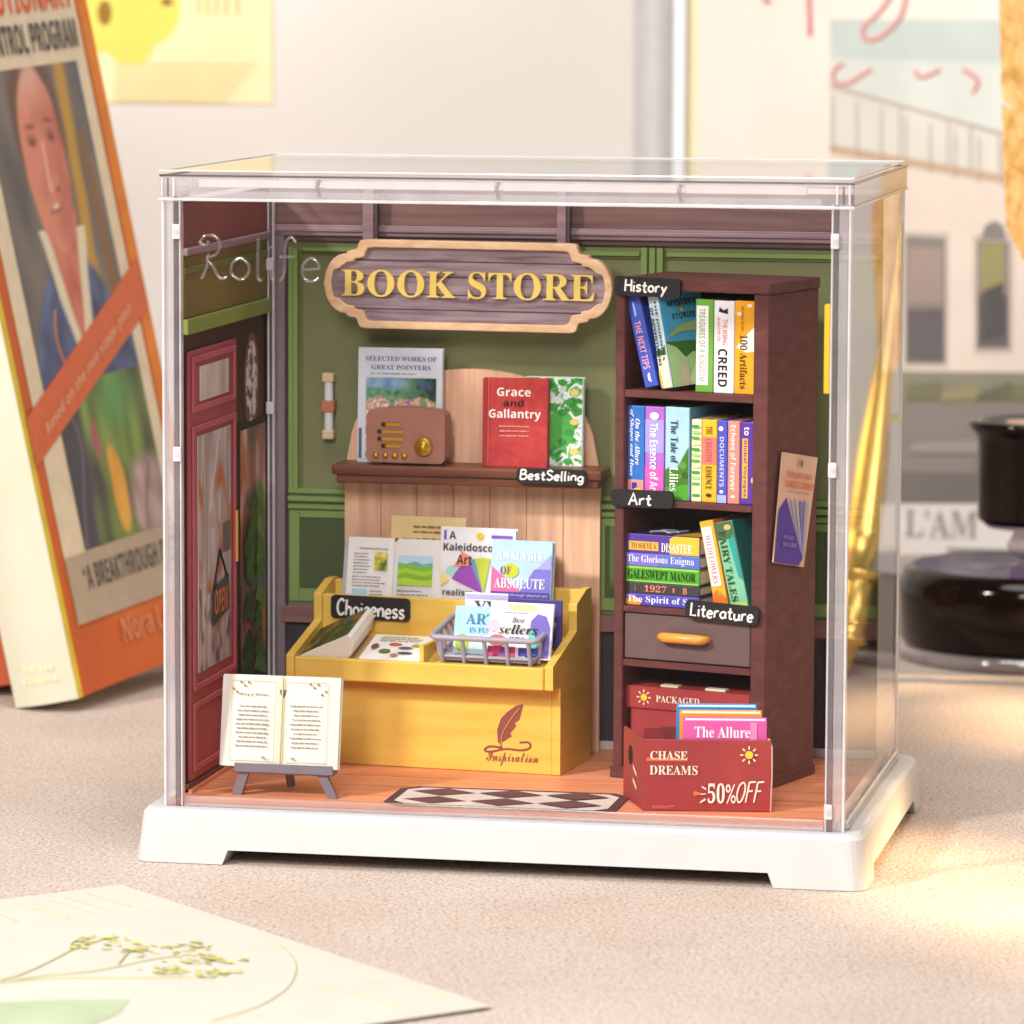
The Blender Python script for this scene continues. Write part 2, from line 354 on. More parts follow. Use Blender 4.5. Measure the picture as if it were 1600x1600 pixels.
def w2(px, py, lift=0): p = at(px, py, y=WALL_Y-lift); return (p.x, p.z)
def wpoly(mb, pts, m, lift): return mb.poly([w2(*q) for q in pts], m, WP, lift)

# yellow pansy print, upper left
t = thing('flower_print', 'pale yellow print of a yellow pansy pinned on the back wall', 'poster', T((0, WALL_Y, 0)))
P0 = Plane((0, -.012, 0))
a = w2(-260, -330); b = w2(427, 162)
MB().prism([(a[0], b[1]), (b[0], b[1]), (b[0], a[1]), (a[0], a[1])], P0, .011, mat('#ecdcb0', .8, .15, .10, 1.3)).build('sheet', t)
mb = MB(); YEL = ramp_mat('pansy yellow', [(.3, '#dcc458'), (.6, '#e0d668'), (.8, '#ece29a')], (1, 1, 1), 1.6)
for px, py, rx, rz, rot in ((238, 10, 48, 62, 0), (205, 60, 42, 46, 0), (160, 25, 40, 60, 0), (215, -45, 60, 50, 0)):
    c = w2(px, py); mb.ell(c[0], c[1], rx*.0029, rz*.0029, YEL, P0)
c = w2(165, 20); mb.ell(c[0], c[1], .035, .06, mat('#8d6b25', .8), P0); c = w2(262, 3); mb.ell(c[0], c[1], .03, .02, mat('#8d6b25', .8), P0)
mb.build('flower_drawing', t)
mb = MB(); TAN = mat('#d8b878', .8, .1)
for i, px in enumerate((312, 326, 340, 355, 372)):
    c = w2(px, 6); mb.rect(c[0]-.008, c[1]-.05, c[0]+.008, c[1]+.12, TAN, P0)
for k in range(6):
    q = w2(180, 100+k*11); r_ = w2(400-k*9, 100+k*11); mb.rect(q[0], q[1]-.007, r_[0], q[1]+.004, mat('#e2c88c', .8, .1), P0)
mb.build('caption', t)

# rolled sheet standing against the wall (grey curve with a bright edge)
t = thing('paper_roll', 'tall grey and white rolled paper edge running up the back wall', 'paper roll', T((0, WALL_Y, DESK_Z)))
xa, xb = at(992, 100, y=WALL_Y).x, at(1056, 100, y=WALL_Y).x
prof = [(xa+(xb-xa)*i/10, -.015-.10*math.sin(math.pi*min(1, i/10)*.85)) for i in range(11)]
vs = [(x, y, z) for z in (0, 7) for x, y in prof]; n_ = len(prof)
mb = MB(); mb.add(vs, [(i, i+1, n_+i+1, n_+i) for i in range(n_-1)], mat('#c9c6c8', .6, .3, .03), True)
mb.build('curled_sheet', t)
MB().box(xb, -.06, 0, xb+.05, -.004, 7, mat('#eef1fa', .4, .4, .01)).build('bright_edge', t)
MB().box(xb+.052, -.006, 0, xb+.13, -.001, 7, mat('#eadfb9', .7, .2, .03)).build('tape_strip', t)

# large poster with a photograph of a building and red handwriting, right
t = thing('building_poster', 'faded poster of a pale building with red handwriting on the back wall', 'poster', T((0, WALL_Y, 0)))
a = w2(1295, 30); b = w2(1900, 785); c0 = w2(1075, -400); c1 = w2(1900, 868)
MB().prism([(c0[0]+.06, c1[1]), (c1[0], c1[1]), (c1[0], c0[1]), (c0[0]+.06, c0[1])], P0, .008, mat('#eae0d6', .8, .15, .05, 1.2)).build('sheet', t)
mb = MB()
def pp(pts, h, **k): mb.poly([w2(*q) for q in pts], mat(h, .8, .15, .06, 3), P0)
pp([(1297, 30), (1900, 30), (1900, 785), (1297, 785)], '#dcd7cf')
pp([(1297, 30), (1900, 30), (1900, 110), (1297, 90)], '#c3cdc9')
pp([(1297, 90), (1900, 110), (1900, 330), (1600, 215), (1297, 130)], '#d3d8d2')
pp([(1297, 238), (1297, 128), (1335, 140), (1600, 215), (1900, 310), (1900, 420), (1600, 290)], '#d8d4cb')
pp([(1297, 225), (1297, 238), (1600, 292), (1900, 380), (1900, 360), (1600, 278)], '#c6ab92')
pp([(1297, 132), (1297, 137), (1600, 222), (1900, 318), (1900, 310), (1600, 215)], '#b7aaa0')
for x in (1405, 1480, 1515, 1560): pp([(x, 165+(x-1405)*.28), (x+4, 165+(x-1405)*.28), (x+4, 245+(x-1405)*.22), (x, 245+(x-1405)*.22)], '#bdb2aa')
pp([(1297, 240), (1600, 294), (1900, 382), (1900, 600), (1297, 585)], '#e2d4c8')
for x0, x1, y0, y1 in ((1416, 1478, 368, 568), (1527, 1578, 375, 545)):
    pp([(x0-6, y0-8), (x1+7, y0-6), (x1+5, y1+6), (x0-4, y1+8)], '#c9bcb0')
    pp([(x0, y0), (x1, y0+3), (x1, y1), (x0, y1)], '#8d8480')
    pp([(x0+4, y0+18), (x1-5, y0+20), (x1-5, y0+105), (x0+4, y0+105)], '#a5928c')
    pp([(x0+2, y1-85), (x1-3, y1-85), (x1-3, y1-5), (x0+2, y1-5)], '#6c6667')
pp([(1297, 578), (1900, 585), (1900, 640), (1297, 632)], '#8f8a78')
pp([(1297, 628), (1900, 636), (1900, 785), (1297, 785)], '#8a837e')
pp([(1297, 735), (1900, 742), (1900, 785), (1297, 785)], '#77716e')
pp([(1400, 786), (1900, 786), (1900, 866), (1400, 866)], '#ddd7d3')
pp([(1533, 372+0), (1540, 352), (1555, 344), (1568, 352), (1574, 375)], '#8d8480'); pp([(1534, 380), (1570, 380), (1570, 450), (1534, 450)], '#9a9468'); pp([(1536, 455), (1568, 440), (1570, 520), (1536, 530)], '#5c5a5a')
for k in range(9): pp([(1300+k*38, 236+k*8), (1302+k*38, 236+k*8), (1302+k*38, 146+k*11), (1300+k*38, 146+k*11)], '#c4bab0')
for k in range(8): pp([(1420+k*55, 600+7*(k % 3)), (1470+k*55, 596+5*(k % 2)), (1490+k*55, 622), (1415+k*55, 625)], ('#7c7a60', '#9a9070', '#6f6f5c')[k % 3])
pp([(1425, 690), (1700, 680), (1900, 700), (1900, 712), (1425, 706)], '#9b928b')
mb.build('printed_photo', t)
mb = MB(); q = w2(1435, 838); r_ = w2(1522, 797)
mb.text('L’AM', (q[0]-.06, q[1], r_[0]+.02, r_[1]), mat('#9a9391', .8, .1), 'serif', P0, lift=.02)
q = w2(1480, 861); r_ = w2(1600, 858); mb.rect(q[0], q[1], r_[0], r_[1], mat('#8d8785', .8, .1), P0, .02)
mb.build('caption', t)
RED = mat('#dd9694', .8, .1, .12, 8)
for pts, rr in (([(1262, -40), (1265, 20), (1266, 55)], .013), ([(1420, -30), (1408, 25), (1375, 58), (1352, 60), (1350, 42), (1375, 18), (1402, -20)], .010),
               ([(1318, 98), (1303, 112), (1305, 128), (1325, 130), (1345, 118), (1362, 108)], .010), ([(1430, 110), (1438, 120), (1456, 115), (1470, 108)], .010),
               ([(1505, 108), (1528, 125), (1520, 145)], .010), ([(1192, -10), (1198, 2), (1204, 0)], .012)):
    MB().tube([P0.p(*w2(*q), .004) for q in catmull(pts)], rr, RED, 6).build('handwritten_stroke', t)

# ================================================================== DISPLAY CASE
case = thing('display_case', 'clear acrylic display case with white footed base around the miniature shop', 'display case')
def outset_loop(o, z, r=.05, n=5):
    return [Vector((x, y, z)) for x, y in rrect(-o, -o, CASE_W+o, CASE_D+o, r, n)]
def loft(mb, loops, m, cap=True, top=True):
    n = len(loops[0]); vs = [v for L in loops for v in L]
    mb.add(vs, [(i*n+k, i*n+(k+1) % n, (i+1)*n+(k+1) % n, (i+1)*n+k) for i in range(len(loops)-1) for k in range(n)], m, False)
    if cap: mb.add(vs, [tuple(range(n-1, -1, -1))]+([tuple((len(loops)-1)*n+k for k in range(n))] if top else []), m)
BASEM = mat('#cbcbcb', .40, .35, .03, 6)
def oz(z): return .058+(.075-.058)*(-z/.16)
mb = MB(); loft(mb, [outset_loop(oz(-.115), -.115), outset_loop(oz(-.014), -.014), outset_loop(.046, 0, .045)], BASEM)
for sx in (0, 1):
    for sy in (0, 1):
        def corner(z, o, w, d):
            cx, cy = (-o if not sx else CASE_W+o), (-o if not sy else CASE_D+o); ix, iy = (1 if not sx else -1), (1 if not sy else -1)
            arc = [(cx+ix*.05*(1-math.cos(R(a))), cy+iy*.05*(1-math.sin(R(a)))) for a in range(0, 91, 18)]
            pts = arc+[(cx+ix*w, cy), (cx+ix*w, cy+iy*d), (cx, cy+iy*d)]
            if not _ccw(pts): pts = pts[::-1]
            return [Vector((a, b, z)) for a, b in pts]
        loft(mb, [corner(DESK_Z+.002, oz(-.158), .272, .20), corner(-.115, oz(-.115), .284, .215)], BASEM, top=False)
mb.build('base', case)
PT = .022
def panel(x0, y0, z0, x1, y1, z1, name): return MB().box(x0, y0, z0, x1, y1, z1, ACRYLIC).build(name, case)
fp = MB().add([(.07, 0, .03), (CASE_W-.07, 0, .03), (CASE_W-.07, 0, CASE_H-.085), (.07, 0, CASE_H-.085)], [(0, 1, 2, 3)], ACRYLIC).build('front_panel', case)
MB().add([(CASE_W-.004, .03, 0), (CASE_W-.004, CASE_D-.02, 0), (CASE_W-.004, CASE_D-.02, CASE_H-.07), (CASE_W-.004, .03, CASE_H-.07)], [(0, 1, 2, 3)], SIDE).build('side_panel', case)
MB().add([(.004, .03, 0), (.004, CASE_D-.02, 0), (.004, CASE_D-.02, CASE_H-.07), (.004, .03, CASE_H-.07)], [(3, 2, 1, 0)], ACRYLIC).build('side_panel', case)
MB().add([(.02, CASE_D, 0), (CASE_W-.02, CASE_D, 0), (CASE_W-.02, CASE_D, CASE_H-.07), (.02, CASE_D, CASE_H-.07)], [(3, 2, 1, 0)], ACRYLIC).build('back_panel', case)
mb = MB(); a = at(312, 437, y=-.002); b = at(499, 370, y=-.002)
mb.strokes('Rolife', (a.x, a.z, b.x, b.z), .0050, EMBOSS, lift=.002); mb.build('embossed_logo', fp)
# corner posts: a stack of thin clear strips, some milky, some bright
def post(x0, y0, dirx, clip_z):
    mb = MB()
    for a, b, m, d in ((0, .008, EDGE_MILKY, .03), (.0085, .036, EDGE, .045), (.0365, .052, EDGE_DARK, .03), (.0525, .058, EDGE_MILKY, .03)):
        mb.box(min(x0+dirx*a, x0+dirx*b), y0, .0, max(x0+dirx*a, x0+dirx*b), y0+d, CASE_H-.075, m)
    p = mb.build('corner_post', case, .002)
    for z in clip_z:
        c = MB(); xx = x0+dirx*.047
        c.box(xx-.012, y0-.010, z-.022, xx+.012, y0-.001, z+.022, EDGE_MILKY); c.box(xx-.007, y0-.016, z-.009, xx+.007, y0-.011, z+.009, EDGE)
        c.build('clip', p, .004, 2)
post(0, -.004, 1, (1.06, 1.72)); post(CASE_W, -.004, -1, (1.06, 1.72, .06))
mb = MB(); mb.box(CASE_W-.012, CASE_D-.02, 0, CASE_W, CASE_D, CASE_H-.075, EDGE_MILKY); mb.box(CASE_W-.017, CASE_D-.018, 0, CASE_W-.0125, CASE_D-.002, CASE_H-.075, EDGE); mb.build('corner_post', case, .002)
mb = MB(); mb.box(0, CASE_D-.02, 0, .012, CASE_D, CASE_H-.075, EDGE_MILKY); mb.build('corner_post', case, .002)
xi = at(424, 700, y=1.10).x
mb = MB(); mb.box(xi-.010, 1.09, .03, xi-.004, 1.11, 1.77, EDGE_MILKY); mb.box(xi-.0035, 1.09, .03, xi+.006, 1.11, 1.77, EDGE_DARK); mb.box(xi+.0065, 1.09, .03, xi+.012, 1.11, 1.77, EDGE_MILKY)
p = mb.build('corner_post', case)
for z in (1.10, 1.56): MB().box(xi-.012, 1.075, z-.02, xi+.014, 1.088, z+.02, EDGE_MILKY).build('clip', p, .004, 2)
# bottom sill in front of the shop floor
mb = MB(); mb.box(.06, -.002, .0, CASE_W-.06, .014, .012, EDGE); mb.box(.06, -.004, .0125, CASE_W-.06, .010, .034, clear_mat('sill acrylic', '#f4e9e6', .16, '#f6ece8', .05)); mb.build('front_sill', case, .003)
mb = MB(); mb.box(CASE_W-.004, .03, 0, CASE_W+.012, CASE_D-.03, .014, EDGE); mb.box(CASE_W-.003, .03, .0145, CASE_W+.006, CASE_D-.03, .03, EDGE_MILKY); mb.build('side_sill', case, .003)
# lid: top sheet, skirt all round, rim strips coloured for bright glints and dark lines
lid = MB().add([(.02, .02, CASE_H-.002), (CASE_W-.02, .02, CASE_H-.002), (CASE_W-.02, CASE_D-.02, CASE_H-.002), (.02, CASE_D-.02, CASE_H-.002)], [(0, 1, 2, 3)], clear_mat('lid acrylic', '#faf7f7', .42, '#fdfbfa', .03, f0=.06)).build('lid', case)  # milky white in the top sheet stands in for the reflected wall
O = .0; W_, D_, H_ = CASE_W, CASE_D, CASE_H+.003
RIM = clear_mat('bright acrylic rim', '#fbfafb', .55, '#fdfdfd', .05, f0=.16); RIM_DARK = clear_mat('dark acrylic line', '#b9b2ba', .10, '#c8c2c8', .05, f0=.12)
mb = MB(); z0, z1 = H_-.084, H_
mb.box(-O, -O-.006, z0, W_+O, -O, z1-.02, clear_mat('lid skirt', '#f9f7f9', .15, '#fdfcfd', .05)); mb.box(-O-.006, -O, z0, -O, D_+O, z1-.02, _M['lid skirt']); mb.box(W_+O, -O, z0, W_+O+.006, D_+O, z1-.02, _M['lid skirt']); mb.box(-O, D_+O, z0, W_+O, D_+O+.006, z1-.02, _M['lid skirt'])
mb.build('lid_skirt', lid, .003)
mb = MB()
for z, hh, m, e in ((H_-.004, .005, RIM, .007), (H_-.018, .006, RIM_DARK, .0065), (z0-.004, .009, RIM, .008)):
    mb.box(-O-e, -O-e, z-hh/2, W_+O+e, -O+.004, z+hh/2, m); mb.box(-O-e, D_+O-.004, z-hh/2, W_+O+e, D_+O+e, z+hh/2, m)
    mb.box(-O-e, -O+.0045, z-hh/2, -O+.004, D_+O-.0045, z+hh/2, m); mb.box(W_+O-.004, -O+.0045, z-hh/2, W_+O+e, D_+O-.0045, z+hh/2, m)
for x in (-O, W_+O-.045):
    for k in range(3): mb.box(x+k*.018, -O-.010, z0+.004, x+k*.018+.006, -O-.0065, z1-.024, EDGE_MILKY if k % 2 == 0 else EDGE_DARK)
mb.build('lid_rim', lid, .0015)
mb = MB(); RAIL = clear_mat('frosted rail', '#fffaf4', .8, '#fffaf4', .2)
xs = [.10]+[at(px, 300, y=.01).x for px in (500, 780, 1065)]+[1.93]
for i in range(4):
    mb.box(xs[i]+.012, .004, H_-.052, xs[i+1]-.012, .016, H_-.028, RAIL)
    if i: mb.tube([(xs[i], .0, H_-.075), (xs[i]-.006, .0, H_-.05), (xs[i], .0, H_-.026)], .006, EDGE_DARK, 6)
mb.box(.08, .004, z0-.001, 1.96, .020, z0+.020, EDGE); mb.build('lid_rail', lid, .002)
# small yellow plate on the right front edge
a = at(1298, 475, y=.03); b = at(1307, 615, y=.03)
MB().box(CASE_W-.078, .012, b.z, CASE_W-.060, .04, a.z, mat('#e3b02e', .4, .4)).build('yellow_plate', case, .003)

# ================================================================== SHOP INTERIOR (printed card walls and floor)
room = thing('shop_interior', 'two panelled shop walls in green and brown with an orange wooden floor', 'room set')
FLOORW = ramp_mat('orange floor boards', [(.25, '#d5805c'), (.5, '#e6946c'), (.75, '#eea680')], (.7, 7, 1), 3.2, 6, .42)
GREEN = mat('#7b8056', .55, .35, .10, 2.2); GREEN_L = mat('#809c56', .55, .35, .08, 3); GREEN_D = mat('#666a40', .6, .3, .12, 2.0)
LILAC = ramp_mat('mauve timber', [(.3, '#8b7279'), (.6, '#a48a90')], (1.2, 1, 14), 3, 5, .55)
BEAM = ramp_mat('brown grained boards', [(.25, '#6d5250'), (.5, '#846663'), (.75, '#937672')], (1, 1, 18), 2.6, 6, .6)
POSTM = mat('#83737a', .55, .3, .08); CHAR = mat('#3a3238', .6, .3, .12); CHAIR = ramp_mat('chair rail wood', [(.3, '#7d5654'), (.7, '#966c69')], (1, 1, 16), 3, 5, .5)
DARKB = mat('#4a2c28', .55, .3, .12); DARKP = mat('#33211f', .6, .3, .1)
fl = MB().box(.012, .022, .002, 2.02, 1.34, .02, FLOORW).build('floor', room)
mb = MB()
for i in range(1, 7): mb.box(.035, .022+i*.17, .0195, 2.0, .0235+i*.17, .0204, mat('#7d3f2e', .7))
mb.box(.034, .10, .0205, .06, 1.16, .032, mat('#d98a68', .5)); mb.build('board_joints', fl)
# back wall
BY = 1.165
bw = MB().box(.012, BY, .02, 2.0, BY+.03, 1.80, GREEN).build('back_wall', room)
mb = MB()
mb.box(.045, BY-.006, 1.685, 2.0, BY-.0002, 1.80, BEAM)
mb.build('ceiling_boards', bw)
mb = MB(); mb.box(.045, BY-.022, 1.648, 2.0, BY-.0002, 1.684, LILAC); mb.box(.045, BY-.030, 1.662, 2.0, BY-.0222, 1.676, LILAC); mb.box(.045, BY-.012, 1.630, 2.0, BY-.0002, 1.6475, mat('#5f4a48', .6)); mb.build('cornice', bw, .003)  # lowest dark strip is the painted shadow under the moulding
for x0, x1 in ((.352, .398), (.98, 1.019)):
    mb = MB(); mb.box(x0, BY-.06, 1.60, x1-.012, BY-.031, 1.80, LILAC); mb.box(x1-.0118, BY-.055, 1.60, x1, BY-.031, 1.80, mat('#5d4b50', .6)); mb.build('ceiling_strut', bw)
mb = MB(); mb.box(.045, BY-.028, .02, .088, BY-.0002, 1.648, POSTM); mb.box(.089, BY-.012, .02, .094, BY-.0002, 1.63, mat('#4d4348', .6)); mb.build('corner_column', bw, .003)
mb = MB()
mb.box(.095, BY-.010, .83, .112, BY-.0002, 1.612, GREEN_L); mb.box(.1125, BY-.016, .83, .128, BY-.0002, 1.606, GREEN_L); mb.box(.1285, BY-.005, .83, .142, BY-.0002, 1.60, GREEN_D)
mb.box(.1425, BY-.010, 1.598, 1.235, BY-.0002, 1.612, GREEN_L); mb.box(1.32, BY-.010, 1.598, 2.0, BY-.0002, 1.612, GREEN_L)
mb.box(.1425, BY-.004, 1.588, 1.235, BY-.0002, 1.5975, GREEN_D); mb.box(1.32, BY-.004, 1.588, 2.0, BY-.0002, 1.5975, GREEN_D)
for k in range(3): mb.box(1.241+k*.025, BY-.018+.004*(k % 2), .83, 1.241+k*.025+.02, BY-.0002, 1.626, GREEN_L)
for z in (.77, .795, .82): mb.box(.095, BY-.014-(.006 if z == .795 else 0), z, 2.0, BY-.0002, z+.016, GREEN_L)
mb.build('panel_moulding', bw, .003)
mb = MB()
mb.box(.098, BY-.008, .470, .131, BY-.0002, .765, GREEN_L); mb.box(.1315, BY-.008, .470, .30, BY-.0002, .512, GREEN_L); mb.box(.1315, BY-.008, .742, .30, BY-.0002, .765, GREEN_L)
mb.box(.132, BY-.003, .5125, .30, BY-.0002, .7415, mat('#4b5a33', .6, .3, .1, 3)); mb.build('lower_panel', bw, .003)
mb = MB(); mb.box(1.10, BY-.008, .470, 2.0, BY-.0002, .765, GREEN_L); mb.box(1.13, BY-.011, .512, 2.0, BY-.0085, .742, mat('#4b5a33', .6, .3, .1, 3)); mb.build('lower_panel', bw, .003)
mb = MB(); mb.box(.075, BY-.032, .404, 2.0, BY-.0285, .458, CHAIR); mb.box(.0955, BY-.0283, .404, 2.0, BY-.0002, .458, CHAIR); mb.build('chair_rail', bw, .003)
mb = MB(); mb.box(.0955, BY-.004, .02, 2.0, BY-.0002, .4035, CHAR); mb.build('dado', bw)
mb = MB(); mb.box(.0955, BY-.012, .021, 2.0, BY-.0045, .050, mat('#b9b0ab', .5)); mb.build('skirting', bw, .002)
# left wall with door, oval medallion and shop window
lw = MB().box(.012, .098, .02, .034, BY-.03, 1.80, DARKB).build('side_wall', room)
LP = Plane((.034, 0, 0), (0, 1, 0), (0, 0, 1))
mb = MB(); mb.box(.0342, .10, 1.665, .040, 1.13, 1.795, mat('#8a4d4c', .55, .3, .08, 3)); mb.build('fascia', lw)
mb = MB(); mb.box(.0342, .10, 1.64, .052, 1.13, 1.664, LILAC); mb.build('cornice', lw, .003)
mb = MB(); mb.box(.0342, .10, 1.452, .040, 1.13, 1.639, mat('#80703f', .55, .3, .12, 3)); mb.box(.0404, .10, 1.585, .046, 1.13, 1.606, mat('#6f7238', .55)); mb.box(.0342, .10, 1.405, .052, 1.13, 1.4515, mat('#8c9a4c', .55, .3, .1, 3)); mb.build('sign_band', lw, .003)
DOOR = mat('#a94b58', .5, .35, .10, 4); DOOR_L = mat('#b95b69', .5, .35, .08, 4); DOOR_D = mat('#7c303c', .55)
door = MB().box(.0342, .135, .05, .046, .69, 1.352, DOOR).build('door', lw, .003)
GLASS = ramp_mat('street seen in the glass', [(.28, '#c8785a'), (.38, '#cbb8b8'), (.6, '#e6dcde'), (.75, '#a08c92')], (1, 1.2, .35), 9, 4, .3)
DARKGL = ramp_mat('dim window view', [(.3, '#4a3638'), (.45, '#7d5a54'), (.55, '#c06a48'), (.68, '#d9ccd0')], (1, 1, .4), 8, 4, .3)
y_ = lambda px: at(px, 800, x=.034).y
mb = MB()
for a0, b0, a1, b1 in ((.155, 1.165, .67, 1.335), (.155, .32, .67, 1.125), (.155, .075, .67, .285)):
    mb.box(.0462, a0, b0, .052, a0+.03, b1, DOOR_L); mb.box(.0462, a1-.03, b0, .052, a1, b1, DOOR_L); mb.box(.0462, a0+.0305, b0, .052, a1-.0305, b0+.02, DOOR_L); mb.box(.0462, a0+.0305, b1-.02, .052, a1-.0305, b1, DOOR_L)
mb.build('door_moulding', door, .003)
f_ = MB().box(.0464, .25, 1.195, .049, .585, 1.30, GLASS).build('transom_pane', door)
def street(y, z):
    c = mixc(C3('#ddd2d6'), C3('#a4949a'), .5+1.2*grain(y, z, 40, 3)); c = mixc(c, C3('#c8704c'), (grain(y, z, 14, 9, 3)-.12)*3*(z > .6)); c = mixc(c, C3('#f0e8ea'), (1-abs(y-.40-.5*(z-.95))/.02)*(z > .85)); c = mixc(c, C3('#6a5a60'), (grain(y, z, 30, 14, 8)-.05)*3*(z < .62)); c = mixc(c, C3('#8a5a48'), (1-abs((z-.83)/.012))*.8+(1-abs((z-.76)/.010))*.7)
    return mixc(c, C3('#56525c'), .9*(1 if .50 < y < .60 and .70 < z < .80 else 0))
f_ = MB().box(.0464, .22, .37, .049, .605, 1.09, GLASS)
pg = Plane((.049, 0, 0), (0, 1, 0), (0, 0, 1)); f_.l = 0
gp = f_.build('door_pane', door); picture('street_print', gp, LP, .222, .372, .603, 1.088, 40, 90, street, .0156, .3)  # street scene printed on the card door's pane
mb = MB(); mb.l = 8; mb.poly([(.36, .49), (.56, .525), (.555, .635), (.365, .60)], mat('#3c3438', .5), pg); mb.text('OPEN', (.385, .525, .535, .60), mat('#d97b36', .5), 'bold', pg)
mb.tube([(.052, .38, .60), (.052, .46, .72), (.052, .54, .63)], .004, INK, 6); mb.build('open_sign', door)
MB().tube([(.057, .645, .66), (.057, .645, .82)], .005, mat('#d99a3c', .3, .6), 8).build('door_handle', door)
mb = MB(); mb.ell(.917, 1.20, .095, .155, mat('#8e4b46', .5), LP, 32); mb.ell(.917, 1.20, .072, .13, ramp_mat('lace pattern', [(.42, '#6d5a58'), (.5, '#d9d2d0'), (.6, '#efe9e6')], (1, 1, 1), 28, 2, .6), LP, 32); mb.build('oval_medallion', lw)
mb = MB(); mb.box(.0342, .745, .27, .038, 1.09, 1.075, DARKP); mb.box(.0382, .765, .30, .0405, 1.075, 1.055, DARKGL); mb.build('shop_window', lw)
mb = MB(); mb.box(.0342, .10, .021, .050, 1.13, .048, mat('#5a2f22', .5)); mb.build('skirting', lw, .002)
# potted plant printed before the shop window
mb = MB(); rn = random.Random(6); mb.l = 8; GR = [mat(c, .5, .3, .15, 25) for c in ('#3a6a1c', '#4c8226', '#2f5616', '#6a9a34')]
mb.poly([(.905, .10), (.925, .10), (.93, .5), (.915, .84), (.905, .5)], mat('#5b4a22', .6), LP)
for k in range(24):
    z = .20+.028*k; sg_ = 1 if k % 2 else -1; ln_ = rn.uniform(.10, .17)*(1.2-z*.5); dz = rn.uniform(-.05, .12); wz = rn.uniform(.035, .06)
    ya = .915; pts = [(ya, z), (ya+sg_*ln_*.35, z+dz*.4+wz), (ya+sg_*ln_*.8, z+dz+wz*.4), (ya+sg_*ln_, z+dz-.03), (ya+sg_*ln_*.6, z+dz*.5-wz*.4)]
    mb.poly(catmull(pts+[pts[0]], 4)[:-1], GR[k % 4], LP)
for an in range(0, 360, 60): mb.poly([(.97, .42), (.97+.02*math.cos(R(an-25)), .42+.05*math.sin(R(an-25))), (.97+.03*math.cos(R(an)), .42+.075*math.sin(R(an))), (.97+.02*math.cos(R(an+25)), .42+.05*math.sin(R(an+25)))], mat('#e08a2c', .5), LP, lift=.026+.0001*an/60)
mb.poly([(.87, .035), (.96, .035), (.985, .15), (.845, .15)], mat('#7a4032', .5), LP); mb.build('painted_plant', lw)

# rug
t = thing('rug', 'cut-corner rug of brown and cream diamonds on the shop floor', 'rug', T((0, 0, .0206)))
a = at(648, 1229, z=.022); b = at(970, 1242, z=.022); c = at(596, 1258, z=.022)
FLR = Plane((0, 0, .003), (1, 0, 0), (0, 1, 0)); rx0, rx1, ry0, ry1 = .655, 1.36, .03, .362
def oct_(i, k): return [(rx0+i+k, ry0+i), (rx1-i-k, ry0+i), (rx1-i, ry0+i+k), (rx1-i, ry1-i-k), (rx1-i-k, ry1-i), (rx0+i+k, ry1-i), (rx0+i, ry1-i-k), (rx0+i, ry0+i+k)]
MB().prism(oct_(0, .05), FLR, .003, mat('#5d4042', .8, .1, .1)).build('border', t)
mb = MB(); mb.poly(oct_(.028, .04), mat('#d8c9c0', .8, .1, .06), FLR); BR = mat('#6f4c4c', .8, .1, .1)
for i in range(3):
    for j in range(2):
        cx, cy = rx0+.145+i*.205, ry0+.10+j*.135; mb.poly([(cx-.098, cy), (cx, cy-.064), (cx+.098, cy), (cx, cy+.064)], BR, FLR)
mb.build('diamond_pattern', t)

# wall lamp
a = at(501, 583, y=1.12); b = at(522, 687, y=1.12); cx = (a.x+b.x)/2
t = thing('wall_lamp', 'slim white tube lamp with copper clip on the green wall', 'lamp', T((cx, 1.14, (a.z+b.z)/2)))
h = (a.z-b.z)/2
MB().tube([(0, 0, -h+.03), (0, 0, h-.03)], .015, mat('#e6e4ec', .3, .4), 14).build('tube', t)
for s in (-1, 1):
    mb = MB(); mb.box(-.019, -.018, s*h-(.03 if s > 0 else 0), .019, .018, s*h+(0 if s > 0 else .03), mat('#ddc7a4', .4)); mb.build('end_cap', t, .005, 2)
mb = MB(); mb.box(-.021, -.020, -.02, .021, .022, .018, mat('#b97558', .4)); mb.build('bracket', t, .004, 2)

# BOOK STORE sign
def sg(px, py): p = at(px, py, y=1.0); return p.x, p.z
t = thing('shop_sign', 'carved wooden BOOK STORE sign with pale frame hanging on the green wall', 'sign', T((.7175, 1.0, 1.507)) @ RY(.35))
def sign_outline(hw, hh, k):
    # plaque with stepped corners and rounded ends, around the origin
    e = hh-.140
    up = catmull([(hw-.138, hh), (hw-.118, hh-.004), (hw-.110, hh-.020), (hw-.105, hh-.031), (hw-.088, hh-.035), (hw-.077, hh-.038), (hw-.071, hh-.046), (hw-.050, hh-.050), (hw-.026, hh-.068), (hw-.008, .040), (hw, 0)], 4)
    right = up+[(x, -z) for x, z in up[::-1]][1:]
    return right+[(-x, z) for x, z in right[::-1]]
SW, SH = .463, .140
FRAMEW = ramp_mat('pale frame wood', [(.3, '#deb28c'), (.6, '#efcca4'), (.8, '#f6dab4')], (1, 1, 3), 14, 5, .6, bump=.2)
SIGNW = ramp_mat('weathered mauve planks', [(.28, '#64535a'), (.45, '#927f88'), (.7, '#ad9ba3')], (1.1, 1, 15), 3.5, 8, .7, .4, bump=.5)
outer = sign_outline(SW, SH, 1); inner = sign_outline(SW-.024, SH-.024, 1)
mb = MB(); n_ = len(outer)
front = [Vector((x, -.022, z)) for x, z in outer]; fin = [Vector((x, -.022, z)) for x, z in inner]; back = [Vector((x, .018, z)) for x, z in outer]; inb = [Vector((x, .0, z)) for x, z in inner]
vs = front+fin+back+inb
fs = []
for i in range(n_):
    j = (i+1) % n_
    fs += [(i, n_+i, n_+j, j), (i, j, 2*n_+j, 2*n_+i), (n_+i, 3*n_+i, 3*n_+j, n_+j)]
